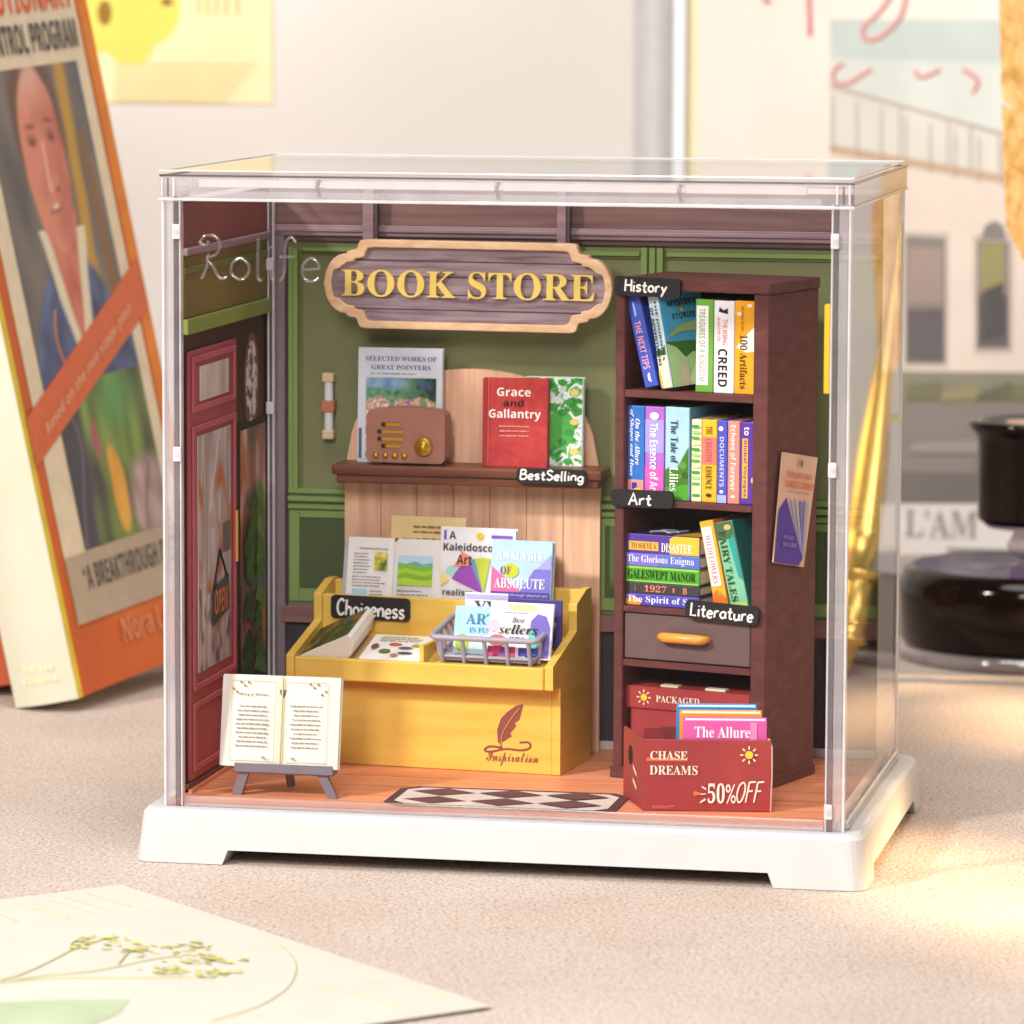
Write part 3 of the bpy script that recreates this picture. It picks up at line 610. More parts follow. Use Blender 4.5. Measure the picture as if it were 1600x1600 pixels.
mb.add(vs, fs, FRAMEW); mb.build('frame', t, .004, 2)
mb = MB(); mb.prism(sign_outline(SW-.023, SH-.023, 1), Plane((0, -.004, 0)), .020, SIGNW); bd = mb.build('board', t)
mb = MB()
for z in (-.078, -.03, .025, .075): mb.box(-SW+.06+abs(z)*.5, -.0052, z-.0016, SW-.06-abs(z)*.5, -.0043, z+.0016, mat('#4a3a40', .8))
mb.build('plank_grooves', bd)
mb = MB(); mb.text('BOOK STORE', (-.405, -.040, .405, .045), mat('#f2d674', .4, .4, .04), 'serif', Plane((0, -.004, 0)), lift=.014, depth=.014); mb.build('lettering', t)
for x in (-.3, .25): MB().box(x, .0185, -.03, x+.05, .15, .03, DARKP).build('wall_spacer', t)

# ================================================================== WALL SHELF + BACK BOARD
PINKW = ramp_mat('pink grained wood', [(.3, '#deaa8e'), (.5, '#efc09e'), (.65, '#f6cea8'), (.8, '#dfac8e')], (14, 1, .7), 2.6, 6, .55, .3)
t = thing('display_backboard', 'arched pink wooden backboard against the green wall', 'board', T((.705, 1.12, .02)))
pts = [(-.415, .0), (.415, .0), (.415, .87), (.407, .925)]+[(.40*math.cos(R(a)), .925+.29*math.sin(R(a))**.8) for a in range(6, 175, 6)]+[(-.407, .925), (-.415, .87)]
MB().prism(pts, FRONT, .03, PINKW).build('board', t, .004)
mb = MB()
for i in range(1, 7): x = -.415+i*.83/7; mb.box(x-.0012, -.0012, .35, x+.0012, .0, 1.0, mat('#a9745f', .7))
mb.build('board_grooves', t)
SHELFW = ramp_mat('dark shelf wood', [(.3, '#5f3526'), (.6, '#7a4833'), (.8, '#8d5840')], (.8, 1, 10), 4, 5, .4)
t = thing('wall_shelf', 'dark brown ledge shelf across the pink backboard', 'shelf', T((0, 0, 0)))
mb = MB(); mb.box(.285, .955, .905, 1.155, 1.118, .937, SHELFW); mb.build('shelf_board', t, .008, 3)
mb = MB(); mb.box(.298, .968, .878, 1.142, 1.118, .9046, SHELFW); mb.build('shelf_moulding', t, .006, 2)
SZ = .937

def spine_book(label, M, t_, h, d, cover, ops=(), right=None, group='books in the bookcase', pagec=None, name='book', cat='book'):
    """closed book: spine faces -y; x 0..t_, y 0..d, z 0..h"""
    r = thing(name, label, cat, M, group); mb = MB(); bt = min(.006, t_*.2)
    mb.box(0, 0, 0, t_, .006, h, cover); mb.box(0, .0062, 0, bt, d, h, cover); mb.box(t_-bt, .0062, 0, t_, d, h, right or cover)
    mb.build('cover', r, .003, 2)
    MB().box(bt+.0003, .0065, .005, t_-bt-.0003, d-.006, h-.005, pagec or PAGE).build('pages', r)
    if ops:
        mb = MB()
        for f in ops: f(mb)
        mb.build('spine_print', r)
    return r
def face_book(label, M, w, h, t_, cover, ops=(), group=None, pagec=None, name='book'):
    """closed book: front cover faces -y; x 0..w, y 0..t_, z 0..h; spine on the left"""
    r = thing(name, label, 'book', M, group); mb = MB(); bt = min(.005, t_*.25)
    mb.box(0, 0, 0, w, bt, h, cover); mb.box(0, t_-bt, 0, w, t_, h, cover); mb.box(0, bt+.0002, 0, .005, t_-bt-.0002, h, cover); mb.build('cover', r, .002, 2)
    MB().box(.0055, bt+.0003, .004, w-.005, t_-bt-.0003, h-.004, pagec or PAGE).build('pages', r)
    if ops:
        mb = MB()
        for f in ops: f(mb)
        mb.build('cover_print', r)
    return r
def txt(s, r, h, style='', rot=0, **k): return lambda mb: mb.text(s, r, mat(h, .6, .2, .03), style, FRONT, rot)
def rc(x0, z0, x1, z1, h): return lambda mb: mb.rect(x0, z0, x1, z1, h if not isinstance(h, str) else mat(h, .5, .3, .05))
def pl(pts, h): return lambda mb: mb.poly(pts, h if not isinstance(h, str) else mat(h, .5, .3, .05))
def el(cx, cz, rx, rz, h): return lambda mb: mb.ell(cx, cz, rx, rz, h if not isinstance(h, str) else mat(h, .5, .3, .05))
def ln(x0, z0, x1, z1, n, h, seed=1, fill=.5, centre=False): return lambda mb: mb.lines(x0, z0, x1, z1, n, mat(h, .7, .1), FRONT, seed, fill, centre)

# things standing on the wall shelf
a = at(562, 542, y=1.065); b = at(694, 545, y=1.065); w = b.x-a.x; h = a.z-SZ
MEADOW = ramp_mat('meadow sky print', [(.3, '#2c4a5c'), (.42, '#3f7a6a'), (.52, '#7fb0c8'), (.62, '#4a5f9a'), (.75, '#8fc29a')], (1, 1, 1), 11, 5, .5)
BLOOMS = ramp_mat('meadow flower print', [(.3, '#4a7a46'), (.4, '#d8b88c'), (.5, '#f0dcc0'), (.58, '#e8c8b0'), (.66, '#c86a9a'), (.75, '#f6efe6')], (1, 1, 1), 26, 4, .5)
def meadow(x, z):
    u = z/h; v = x/w; wob = .05*grain(x, z, 22, 10); n1_, n2_ = grain(x, z, 60, 60, 4), grain(x, z, 110, 90, 9)
    c = mixc(C3('#e2cfae'), C3('#cda47c'), .5+n1_); c = mixc(c, C3('#f7f0e6'), (n2_-.18)*8); c = mixc(c, C3('#8fa266'), (grain(x, z, 40, 24, 2)-.15)*4); c = mixc(c, C3('#c8609a'), (grain(x, z, 75, 75, 6)-.32)*9); c = mixc(c, C3('#8a6ab0'), (grain(x, z, 80, 80, 14)-.36)*9)
    tree = mixc(mixc(C3('#3f7a58'), C3('#7fb08a'), .5+n1_), C3('#2c4438'), (v-.55)*3+n1_)
    c = mixc(c, tree, (u-(.545+wob))/.02); c = mixc(c, mixc(C3('#5a86b8'), C3('#a8cbe0'), .5+grain(x, z, 24, 30, 7)), min(1, (u-(.62+wob))/.03)*(1-max(0, min(1, (v-.42)*4))))
    return mixc(c, C3('#4f58a0'), .5*el_(v, u, .80, .68, .12, .06, .6))
face_book('tall white art book with a flower meadow painting behind the radio', T((a.x-.004, 1.045, SZ)) @ RX(-3), w, h, .026, mat('#dfe4ee', .4), [
    txt('SELECTED WORKS OF', (w*.09, h*.885, w*.93, h*.925), '#47629a', 'serif'), txt('GREAT POINTERS', (w*.16, h*.81, w*.86, h*.85), '#47629a', 'serif'),
    ln(w*.15, h*.765, w*.85, h*.785, 1, '#8a95aa', 4), rc(w*.10, h*.05, w*.93, h*.74, BLOOMS),
    pl([(w*.10, h*.74), (w*.10, h*.56), (w*.3, h*.60), (w*.5, h*.53), (w*.7, h*.58), (w*.93, h*.50), (w*.93, h*.74)], MEADOW), rc(w*.02, h*.04, w*.055, h*.3, '#55657f')], name='art_book')
picture('painting_print', bpy.data.objects['art_book'], FRONT, w*.10, h*.05, w*.93, h*.74, 60, 70, meadow, .012*.5)
RADIO = mat('#a5705f', .42, .4, .05)
a = at(573, 725, y=.99); b = at(697, 640, y=.99); w, h = b.x-a.x, at(640, 640, y=.99).z-SZ
t = thing('radio', 'brown retro radio with gold dial on the wall shelf', 'radio', T((a.x, .985, SZ)) @ RZ(-3))
rad_o = [(0, .012), (.012, 0), (w-.012, 0), (w, .012)]+catmull([(w, h*.80), (w-.004, h*.89), (w-.022, h*.945), (w-.07, h*.978), (w*.5, h), (.07, h*.978), (.022, h*.945), (.004, h*.89), (0, h*.80)], 4)
MB().prism([(x, z+.008) for x, z in rad_o], FRONT, .085, RADIO).build('body', t, .010, 3)
mb = MB(); GOLD = mat('#c99a2e', .3, .6, .06, metal=.6)
for zz, x0, x1 in ((.73, .21, .43), (.60, .16, .48), (.47, .16, .48), (.345, .21, .43)):
    mb.box(w*x0, -.002, h*zz-.007, w*x1, .001, h*zz+.007, mat('#8a5f22', .5)); mb.box(w*x0+.012, -.0035, h*zz-.005, w*x1, -.0021, h*zz+.005, GOLD); mb.box(w*x0-.004, -.0042, h*zz-.006, w*x0+.008, -.0022, h*zz+.006, INK)
mb.build('speaker_slots', t)
def dial(r_, y0, name):
    mb = MB(); mb.lathe([(r_, 0), (r_, .010), (r_*.86, .016), (r_*.5, .017), (r_*.45, .022), (.0005, .023)], GOLD, 28)
    return mb, name
mb = MB(); mb.lathe([(.030, 0), (.030, .009), (.025, .014), (.017, .014), (.015, .020), (.0005, .022)], GOLD, 28); mb.build('dial', t, M=T((w*.735, -.001, h*.345)) @ RX(90))
for i in range(4):
    mb = MB(); mb.lathe([(.0095, 0), (.0095, .006), (.006, .010), (.0005, .011)], GOLD, 16); mb.build('knob', t, M=T((w*(.125+.122*i), -.001, h*.175)) @ RX(90))
for x in (.02, w-.05): MB().box(x, .01, 0, x+.03, .07, .0085, DARKP).build('foot', t)
a = at(757, 590, y=1.02); b = at(858, 592, y=1.02); w, h = b.x-a.x, a.z-SZ
REDC = ramp_mat('red cloth cover', [(.3, '#b03236'), (.6, '#c1413f'), (.8, '#cc5450')], (1, 1, 1), 30, 4, .5)
face_book('red novel with white and black title standing on the wall shelf', T((a.x-.003, 1.0, SZ)) @ RX(-2) @ RZ(2), w, h, .05, REDC, [
    txt('Grace', (w*.22, h*.80, w*.74, h*.895), '#f6efe9', 'bold'), txt('and', (w*.32, h*.685, w*.63, h*.765), '#231a1c', 'bold'), txt('Gallantry', (w*.10, h*.525, w*.90, h*.655), '#f6efe9', 'bold'),
    ln(w*.2, h*.33, w*.78, h*.49, 3, '#e0a49c', 7, .3, True), rc(w*.005, 0.002, w*.075, h*.996, '#a32a2e'), rc(w*.085, .002, w*.10, h*.996, '#d4605a')], name='novel')
a = at(862, 590, y=1.04); b = at(909, 590, y=1.04); w, h = b.x-a.x+.09, a.z-SZ
LEAFP = ramp_mat('leaf scroll cover', [(.36, '#2f8f3a'), (.45, '#58b04e'), (.51, '#eef4ee'), (.6, '#dfeaf0'), (.68, '#4aa64a'), (.74, '#e8d77a')], (1, 1, 1), 24, 2, .4, 1.2)
r = face_book('book with green leafy scroll cover half behind the red novel', T((b.x-w, 1.060, SZ)) @ RX(-3), w, h, .03, mat('#e6f0ea', .4), [rc(.003, .003, w-.003, h-.003, LEAFP),
    el(w*.62, h*.42, .045, .06, '#4fae4a')] + [el(w*(.75+.12*math.sin(k*2.1)), h*(.06+.11*k), .014, .010, ('#3f9a40', '#e5d36a', '#2f8f3a')[k % 3]) for k in range(9)], name='patterned_book')

# ------------------------------------------------------------------ small black shelf labels
def plaque(label, F, yv, tl, tr, bl, words, tx, rad=.0034, slant=.05):
    A = at(*tl, F, y=yv); B = at(*tr, F, y=yv); C = at(*bl, F, y=yv)
    w = math.hypot(B.x-A.x, B.z-A.z); h = A.z-C.z; ang = math.degrees(math.atan2(B.z-A.z, B.x-A.x))
    t = thing('shelf_label', label, 'label', F @ T((A.x, yv, A.z)) @ RY(-ang), 'black chalk style shelf labels')
    MB().prism(rrect(0, -h, w, 0, .014), FRONT, .012, BLACK).build('plate', t, .002)
    mb = MB(); mb.strokes(words, (w*tx[0], -h*tx[3], w*tx[2], -h*tx[1]), rad, CHALK, wob=.05, slant=slant, seed=len(words)); mb.build('lettering', t)
    return t
I4 = Matrix.Identity(4)
plaque('black label reading Best Selling on the edge of the wall shelf', I4, .948, (807, 731), (917, 735), (807, 755), 'BestSelling', (.06, .1, .95, .94))

# ================================================================== BOOKCASE
BC = frame(1.262, .666, .0, -17)
CASEW = ramp_mat('mulberry brown cabinet', [(.3, '#57302e'), (.6, '#653a37'), (.8, '#704440')], (2, 2, 5), 6, 5, .6)
CASED = mat('#1c1012', .8, .1, .1)  # near black, the deep shade inside the shelves put into the colour
bc = thing('bookcase', 'tall narrow mulberry brown bookcase with three book shelves and a drawer', 'bookcase', BC)
X0, X1, L0, L1 = -.018, .497, .013, .447; BD = .36
MB().box(X0, 0, .02, L0, BD, 1.527, CASEW).build('side_panel', bc, .003); MB().box(L1, 0, .02, X1, BD, 1.527, CASEW).build('side_panel', bc, .003)
MB().box(X0-.004, -.006, 1.5275, X1+.004, BD+.004, 1.562, CASEW).build('top', bc, .004)
MB().box(L0+.0005, BD-.015, .06, L1-.0005, BD, 1.527, CASED).build('back_panel', bc)
for z0, z1 in ((1.198, 1.221), (.867, .886), (.537, .556), (.369, .390)): MB().box(L0+.0005, .002, z0, L1-.0005, BD-.016, z1, CASEW).build('shelf', bc, .002)
mb = MB(); mb.box(X0-.006, -.008, .0205, X1+.006, .03, .055, CASEW); mb.box(X1+.0005, .0305, .0205, X1+.006, BD, .055, CASEW); mb.build('plinth', bc, .003)
dr = MB().box(L0+.004, .006, .394, L1-.004, .25, .533, mat('#6a5453', .5, .3, .06)).build('drawer', bc, .003)
a = at(1033, 990, BC, y=-.01); b = at(1103, 992, BC, y=-.01)
mb = MB(); mb.tube([(a.x, .005, .470), (a.x+.004, -.016, .470), (a.x+.02, -.022, .470), (b.x-.02, -.022, .470), (b.x-.004, -.016, .470), (b.x, .005, .470)], [.011, .014, .016, .016, .014, .011], mat('#dd9a3f', .35, .5), 10); mb.build('handle', dr)
plaque('black label reading History at the top corner of the bookcase', BC, -.020, (960, 431), (1063, 436), (961, 461), 'History', (.17, .14, .80, .96))
plaque('black label reading Art on the middle shelf of the bookcase', BC, -.014, (954, 764), (1051, 768), (954, 791), 'Art', (.30, .18, .66, .86))
plaque('black label reading Literature above the bookcase drawer', BC, -.020, (1071, 937), (1185, 949), (1068, 965), 'Literature', (.08, .12, .93, .86))

def bx(px, py, yv=.03): return at(px, py, BC, y=yv)
def shelf_book(label, pxs, z0, h, cover, ops, yv=.03, d=.26, lean=0, yaw=0, **k):
    a = bx(pxs[0], pxs[2], yv); b = bx(pxs[1], pxs[2], yv); w = b.x-a.x-.001
    return spine_book(label, BC @ T((a.x+.0005, yv, z0)) @ RY(lean) @ RZ(yaw), w, h, d, cover, [f(w, h) if callable(f) and getattr(f, 'wh', 0) else f for f in ops], **k)
def S(fn): fn.wh = 1; return fn
def st(s, x0, z0, x1, z1, h, style=''): return S(lambda w, hh: txt(s, (w*x0, hh*z0, w*x1, hh*z1), h, style, -90))
def sr(x0, z0, x1, z1, h): return S(lambda w, hh: rc(w*x0, hh*z0, w*x1, hh*z1, h))
def sp(pts, h): return S(lambda w, hh: pl([(w*a, hh*b) for a, b in pts], h))
def se(cx, cz, rx, rz, h): return S(lambda w, hh: el(w*cx, hh*cz, w*rx, hh*rz, h))
Z1 = 1.2215
# top shelf
shelf_book('leaning blue book at the left end of the top shelf', (1008, 1029, 606), Z1+.003, .285, mat('#3f58c0', .45), [st('THE NEXT TIPS', .22, .2, .72, .72, '#e8a8b8', 'bold'), sr(.4, .78, .55, .93, '#9fb4ea'), sp([(.4, .08), (.62, .05), (.6, .16), (.42, .14)], '#eef0f8')], lean=-14, d=.2)
PALEB = mat('#cfe6ee', .45)
r = shelf_book('leaning pale book with a picture of an open book on its cover', (1035, 1058, 606), Z1+.003, .285, PALEB, [sr(0.02, .01, .98, .36, '#efe9cf'), sp([(0.02, .40), (.3, .44), (.7, .41), (.98, .47), (.98, .36), (.02, .36)], '#3f6a2c'),
    st('THE JOURNEYS', .55, .3, .82, .95, '#2c4a5e', 'bold'), st('OF ADVENTURERS', .14, .25, .42, .88, '#2c4a5e', 'bold'), sr(.02, .02, .2, .2, '#e9c860')], lean=-11, yaw=-26, d=.17, right=mat('#4a9cc4', .4))
RP = Plane((0, 0, 0), (0, 1, 0), (0, 0, 1))
w = bx(1058, 606).x-bx(1035, 606).x-.001; h = .285; RPc = Plane((w, 0, 0), (0, 1, 0), (0, 0, 1)); mb = MB()
for pts, c in (([(.005, .0), (.17, .0), (.17, .13), (.005, .14)], '#3f6a2c'), ([(.005, .0), (.17, .0), (.17, .085), (.10, .10), (.07, .085), (.04, .12), (.005, .135)], '#a8c48c'), ([(.06, .0), (.17, .0), (.17, .06), (.11, .075)], '#c8d8ac'), ([(.03, 0), (.075, .0), (.07, .085), (.05, .06)], '#c9b4a0'),
               ([(.005, .15), (.06, .185), (.17, .20), (.17, .16), (.07, .165)], '#8fa86a')): mb.poly(pts, mat(c, .5), RPc)
mb.text('MYSTERY', (.03, .245, .14, .262), mat('#1f2c38', .6), 'bold', RPc); mb.text('STORIES', (.04, .205, .13, .222), mat('#1f2c38', .6), 'bold', RPc); mb.ell(.08, .232, .008, .008, mat('#c9b44a', .5), RPc)
mb.build('cover_picture', r)
shelf_book('white book with a bright green frame, upright on the top shelf', (1086.5, 1114.5, 540), Z1, .283, mat('#6aa83a', .45), [sr(.06, .08, .74, .93, '#eef2ea'), st('TREASURES OF A KINGDOM', .22, .12, .56, .90, '#a8aa9c', 'bold')])
shelf_book('white book titled CREED in black between green and orange books', (1115, 1147, 540), Z1, .281, mat('#e9e8ea', .45), [st('CREED', .22, .07, .68, .48, '#241f22', 'bold'), st('THE RISING', .44, .52, .68, .80, '#d9727c'), st('SHADOW OF', .18, .56, .34, .82, '#e08a92'), sp([(.25, .88), (.7, .86), (.7, .92), (.5, .895), (.3, .93)], '#241f22')])
shelf_book('orange book at the right end of the top shelf', (1147.5, 1179.5, 540), Z1, .283, mat('#e9a41c', .45), [sp([(.1, .5), (.5, .62), (.98, .72), (.98, .46), (.6, .45)], '#f6eede'), se(.25, .86, .12, .02, '#f6e6c0'), se(.75, .95, .12, .02, '#f6e6c0'), st('100 Artifacts', .28, .06, .66, .64, '#5c3a12', 'serif'), st('the history of a lost', .30, .68, .50, .94, '#7a4a14')])
# middle shelf
Z2 = .8865
shelf_book('blue book with white title beside the black Art label', (979.5, 1007, 700), Z2, .284, mat('#2f6fc4', .4), [sr(.03, .01, .97, .20, '#e79a94'), sr(.3, .10, .6, .17, '#3a37a0'), se(.65, .07, .28, .045, '#eecb3a'), st('On the Allure', .50, .36, .78, .86, '#f2f2f6', 'bolditalic'), st('of Shapes and Hues', .16, .24, .42, .96, '#f2f2f6', 'bolditalic')], d=.24)
shelf_book('violet to pink book with a white round emblem on its spine', (1007.5, 1038, 700), Z2, .284, mat('#b06ad0', .4), [sr(.02, .5, .98, .86, '#a79ae0'), sr(.02, .005, .98, .36, '#e25fb8'), se(.5, .90, .24, .04, '#f2ecf6'), st('The Essence of Art', .28, .06, .72, .82, '#f2ecf6', 'bold')], d=.24)
shelf_book('thick light blue book with a green tree, titled The Tale of Lilies', (1039, 1077, 700), Z2, .286, mat('#a9d3ec', .4), [sp([(.02, .32), (.2, .36), (.45, .33), (.7, .44), (.98, .58), (.98, .01), (.02, .01)], '#3f7a24'), sp([(.02, .14), (.98, .18), (.98, .01), (.02, .01)], '#4fa02e'), se(.75, .38, .16, .04, '#5f9a34'), se(.85, .28, .14, .035, '#2f5f1c'), se(.6, .26, .14, .03, '#5a8f30'), st('The Tale of', .25, .40, .55, .86, '#20303c', 'serif'), st('Lilies', .22, .10, .58, .36, '#f4f2ea', 'serif')], d=.26, right=mat('#6fa0c0', .4))
GSTR = []
for k in range(13): GSTR.append(sr(.12, .06+.07*k, .88, .06+.07*k+.035, ('#3f9a3c', '#9ccf7a', '#58aa48', '#cfe0a8')[(k*3) % 4]))
shelf_book('slim cream book with green stripes on its spine', (1080, 1096, 720), Z2, .252, mat('#eee9c6', .45), GSTR, d=.25)
shelf_book('yellow and coral banded book about creative essence', (1096.5, 1120, 720), Z2, .253, mat('#ebb92c', .45), [sr(.01, .46, .99, .79, '#e57a70'), st('THE', .30, .82, .70, .92, '#5a3c14', 'serif'), st('CREATIVE', .28, .49, .68, .77, '#b04a4a', 'serif'), st('ESSENCE', .28, .16, .70, .44, '#5a3c14', 'serif'), se(.5, .09, .2, .022, '#4a2a14')], d=.25)
shelf_book('slim blue book with a pale blue foot', (1120.5, 1136, 720), Z2, .253, mat('#4a50c0', .45), [sr(.02, .005, .98, .10, '#a8b4ec'), st('DOCUMENTS', .28, .2, .72, .80, '#c4ccf4', 'bold'), se(.4, .9, .25, .03, '#dfe6f0'), se(.5, .14, .2, .02, '#f0f0f6')], d=.25)
shelf_book('slim salmon pink book between blue and purple ones', (1136.5, 1155.5, 720), Z2, .253, mat('#e58a80', .45), [st('Echoes of Forever', .26, .16, .74, .95, '#fbe6dc', 'bold'), se(.5, .09, .18, .018, '#fbe6dc')], d=.25)
shelf_book('purple book with a yellow title at the right end of the middle shelf', (1156, 1179, 720), Z2, .252, mat('#5a2fa0', .45), [sr(.16, .08, .56, .80, '#e4b23c'), st('Global Voyages', .22, .10, .50, .78, '#7a3a8a', 'bold'), st('to', .3, .84, .66, .94, '#f2ecf6', 'bold'), se(.9, .3, .09, .035, '#e0cf5a')], d=.25)
# stack on the third shelf: books lying flat, spine to the front
Z3 = .5565
def flat_book(label, pxs, z0, t_, w_, cover, ops, yv=.025, d=.24, top=None):
    a = bx(977, 900, yv).x; w = w_
    r = thing('book', label, 'book', BC @ T((a, yv, z0)), 'books in the bookcase'); mb = MB()
    mb.box(0, 0, 0, w, .006, t_, cover); mb.box(0, .0062, 0, w, d, .005, cover); mb.box(0, .0062, t_-.005, w, d, t_, top or cover); mb.build('cover', r, .003, 2)
    MB().box(.004, .0065, .0053, w-.004, d-.005, t_-.0053, PAGE).build('pages', r)
    mb = MB()
    for f in ops: (f(w, t_) if getattr(f, 'wh', 0) else f)(mb)
    mb.build('spine_print', r); return r
def ft(s, x0, z0, x1, z1, h, style=''): return S(lambda w, hh: txt(s, (w*x0, hh*z0, w*x1, hh*z1), h, style))
FWd = bx(1093, 900).x-bx(977, 900).x
zz = [.5568]
def nxt(t_): z = zz[0]; zz[0] += t_+.0006; return z
flat_book('violet book with an orange patch at the bottom of the lying stack', 0, nxt(.036), .036, FWd, mat('#4f48b4', .45), [sp([(.01, .05), (.01, .5), (.12, .8), (.24, .4), (.2, .05)], '#e89a34'), ft('The Spirit of Sea', .03, .15, .97, .85, '#f0eef6', 'serif')])
flat_book('charcoal book reading 1927 in red, second from the stack bottom', 0, nxt(.034), .034, FWd, mat('#3d383c', .5), [ft('1927', .26, .22, .56, .82, '#e58a74', 'serif'), ft('I', .13, .2, .15, .8, '#7a5a5c'), ft('B', .78, .22, .84, .78, '#e58a74', 'serif'), ft('I', .65, .3, .67, .7, '#e58a74')])
flat_book('bright green book with black capitals in the middle of the stack', 0, nxt(.050), .050, FWd, mat('#4fa42a', .45), [sr(.005, .86, .99, .97, '#8fd05a'), sr(.005, .04, .99, .13, '#8fd05a'), ft('GALESWEPT MANOR', .04, .24, .95, .78, '#1f3a12', 'serif')])
flat_book('periwinkle blue book with white serif title under the top book', 0, nxt(.040), .040, FWd, mat('#5a70c8', .45), [sr(.01, .03, .45, .97, '#7a72cc'), ft('The Glorious Enigma', .03, .16, .93, .86, '#dfe4fa', 'serif')])
r = flat_book('purple and yellow book lying on top of the stack', 0, nxt(.058), .058, FWd, mat('#54389a', .45), [sp([(.60, .02), (.60, .85), (.66, .98), (.995, .98), (.995, .02)], '#e9bd38'), sr(.05, .15, .45, .62, '#e8b04a'), ft('TO SOLVE A', .08, .24, .42, .54, '#6a3a1c', 'serif'), ft('DISASTER', .49, .12, .90, .60, '#f6f0e4', 'serif')], top=mat('#2f2550', .5))
mb = MB(); tp = Plane((0, 0, .058), (1, 0, 0), (0, 1, 0)); mb.poly([(FWd*.62, .004), (FWd*.995, .004), (FWd*.995, .2), (FWd*.9, .2)], mat('#e0a828', .45), tp)
for pts in ([(.06, .05), (.09, .09), (.12, .06), (.15, .13)], [(.07, .11), (.11, .12), (.14, .08)]): mb.tube([tp.p(x, y, .002) for x, y in catmull(pts)], .0035, mat('#b9bccb', .6), 6)
mb.build('cover_picture', r)
shelf_book('leaning orange and white book about wildflowers', (1117, 1140, 945), Z3+.003, .272, mat('#eab02c', .45), [sr(.1, .26, .82, .93, '#f2ecf4'), st('WILDFLOWERS', .26, .29, .66, .84, '#d97a6a', 'serif'), sp([(.03, .01), (.97, .01), (.97, .12), (.4, .22), (.03, .16)], '#e2702c'), se(.6, .17, .14, .02, '#9ab03a')], lean=-12, d=.2, yaw=-6, right=mat('#d9772c', .45))
shelf_book('leaning mint green fairy tale book at the right of the third shelf', (1143, 1172, 945), Z3+.003, .272, mat('#7fc49c', .45), [sr(.02, .8, .98, .995, '#4a6a4c'), se(.7, .93, .2, .03, '#d9b86a'), sr(.02, .005, .98, .08, '#b9d060'), sp([(.62, .78), (.98, .84), (.98, .32), (.8, .36)], '#2aa09a'), st('FAIRY TALES', .14, .10, .52, .90, '#2f4a2c', 'serif')], lean=-13, d=.2, yaw=-4, right=mat('#1f7a74', .45))

# bookmark stuck to the bookcase side
SP = BC @ T((X1+.007, 0, 0)) @ RZ(90)      # local x runs along the cabinet side, local -y points out to the right
A = at(1221, 706, SP, y=-.001); B = at(1276, 715, SP, y=-.001); C = at(1206, 879, SP, y=-.001); D = at(1254, 886, SP, y=-.001)
bmk = thing('bookmark', 'tan and violet bookmark of an opened book stuck on the cabinet side', 'bookmark', SP)
q = lambda u, v: (A.x*(1-u)*(1-v)+B.x*u*(1-v)+C.x*(1-u)*v+D.x*u*v, A.z*(1-u)*(1-v)+B.z*u*(1-v)+C.z*(1-u)*v+D.z*u*v)
MB().prism([q(0, 0), q(1, 0), q(1, 1), q(0, 1)], Plane((0, -.005, 0)), .005, mat('#dcb69c', .6)).build('card', bmk, .002)
BPl = Plane((0, -.005, 0)); mb = MB()
mb.poly([q(*k) for k in ((.02, .52), (.22, .40), (.9, .93), (.82, .995), (.02, .995))], mat('#4a2f9c', .6), BPl)
for k in range(4): mb.poly([q(.30+.15*k, .41-.02*(k % 2)), q(.40+.15*k, .42), q(.92, .93), q(.86, .90)], mat(('#8f9ad0', '#a8b0dc', '#7a74c0', '#9aa4d8')[k], .6), BPl)
mb.build('book_drawing', bmk)
mb = MB(); mb.l = 6
def qtext(s, u0, v0, u1, v1, h, style):
    vs, fs, _ = glyphs(s, style); mb.l += 1
    mb.add([BPl.p(*q(u0+a*(u1-u0), v1-b*(v1-v0)), .0009+.0006*mb.l) for a, b in vs], fs, mat(h, .6))
qtext('EXPLORE OUR', .16, .165, .86, .215, '#d8622c', 'bold'); qtext('CLASSICS CORNER', .10, .245, .94, .305, '#d8622c', 'bold'); qtext('FIND YOUR STORY', .18, .335, .85, .352, '#5a4a72', '')
qtext('READ', .2, .74, .5, .775, '#8f78d0', 'bold'); qtext('MORE', .2, .80, .62, .84, '#8f78d0', 'bold'); mb.ell(*q(.5, .08), .012, .012, mat('#7a7a70', .6), BPl); mb.build('lettering', bmk)

# ================================================================== CARTONS
CART = ramp_mat('red printed card', [(.3, '#93363f'), (.55, '#a2403f'), (.8, '#b4544a')], (1, 1, .4), 3, 3, .45)
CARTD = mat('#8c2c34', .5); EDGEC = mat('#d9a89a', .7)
def sun(mb, cx, cz, r, pl_=FRONT):
    mb.ell(cx, cz, r*.5, r*.5, mat('#ecc83a', .5), pl_, 16); mb.l += 1; L = .0009+.0006*mb.l
    for k in range(8):
        a = R(45*k); c, s = math.cos(a), math.sin(a)
        mb.poly([(cx+c*r*.7-s*r*.09, cz+s*r*.7+c*r*.09), (cx+c*r*.7+s*r*.09, cz+s*r*.7-c*r*.09), (cx+c*r*1.1+s*r*.09, cz+s*r*1.1-c*r*.09), (cx+c*r*1.1-s*r*.09, cz+s*r*1.1+c*r*.09)], mat('#f2dcc4', .6), pl_, L)
a = bx(976, 1107, .03); b = bx(1173, 1107, .03); w = b.x-a.x-.006
t = thing('carton', 'closed red carton marked PACKAGED inside the bottom of the bookcase', 'box', BC @ T((a.x+.003, .03, .0205)))
lidz = bx(1000, 1107, .03).z-.0205; topz = bx(1000, 1072, .03).z-.0205
MB().box(.012, .008, .001, w-.012, .26, lidz+.01, CART).build('body', t, .002)
l_ = MB().box(0, 0, lidz, w, .27, topz, CART).build('lid', t, .003)
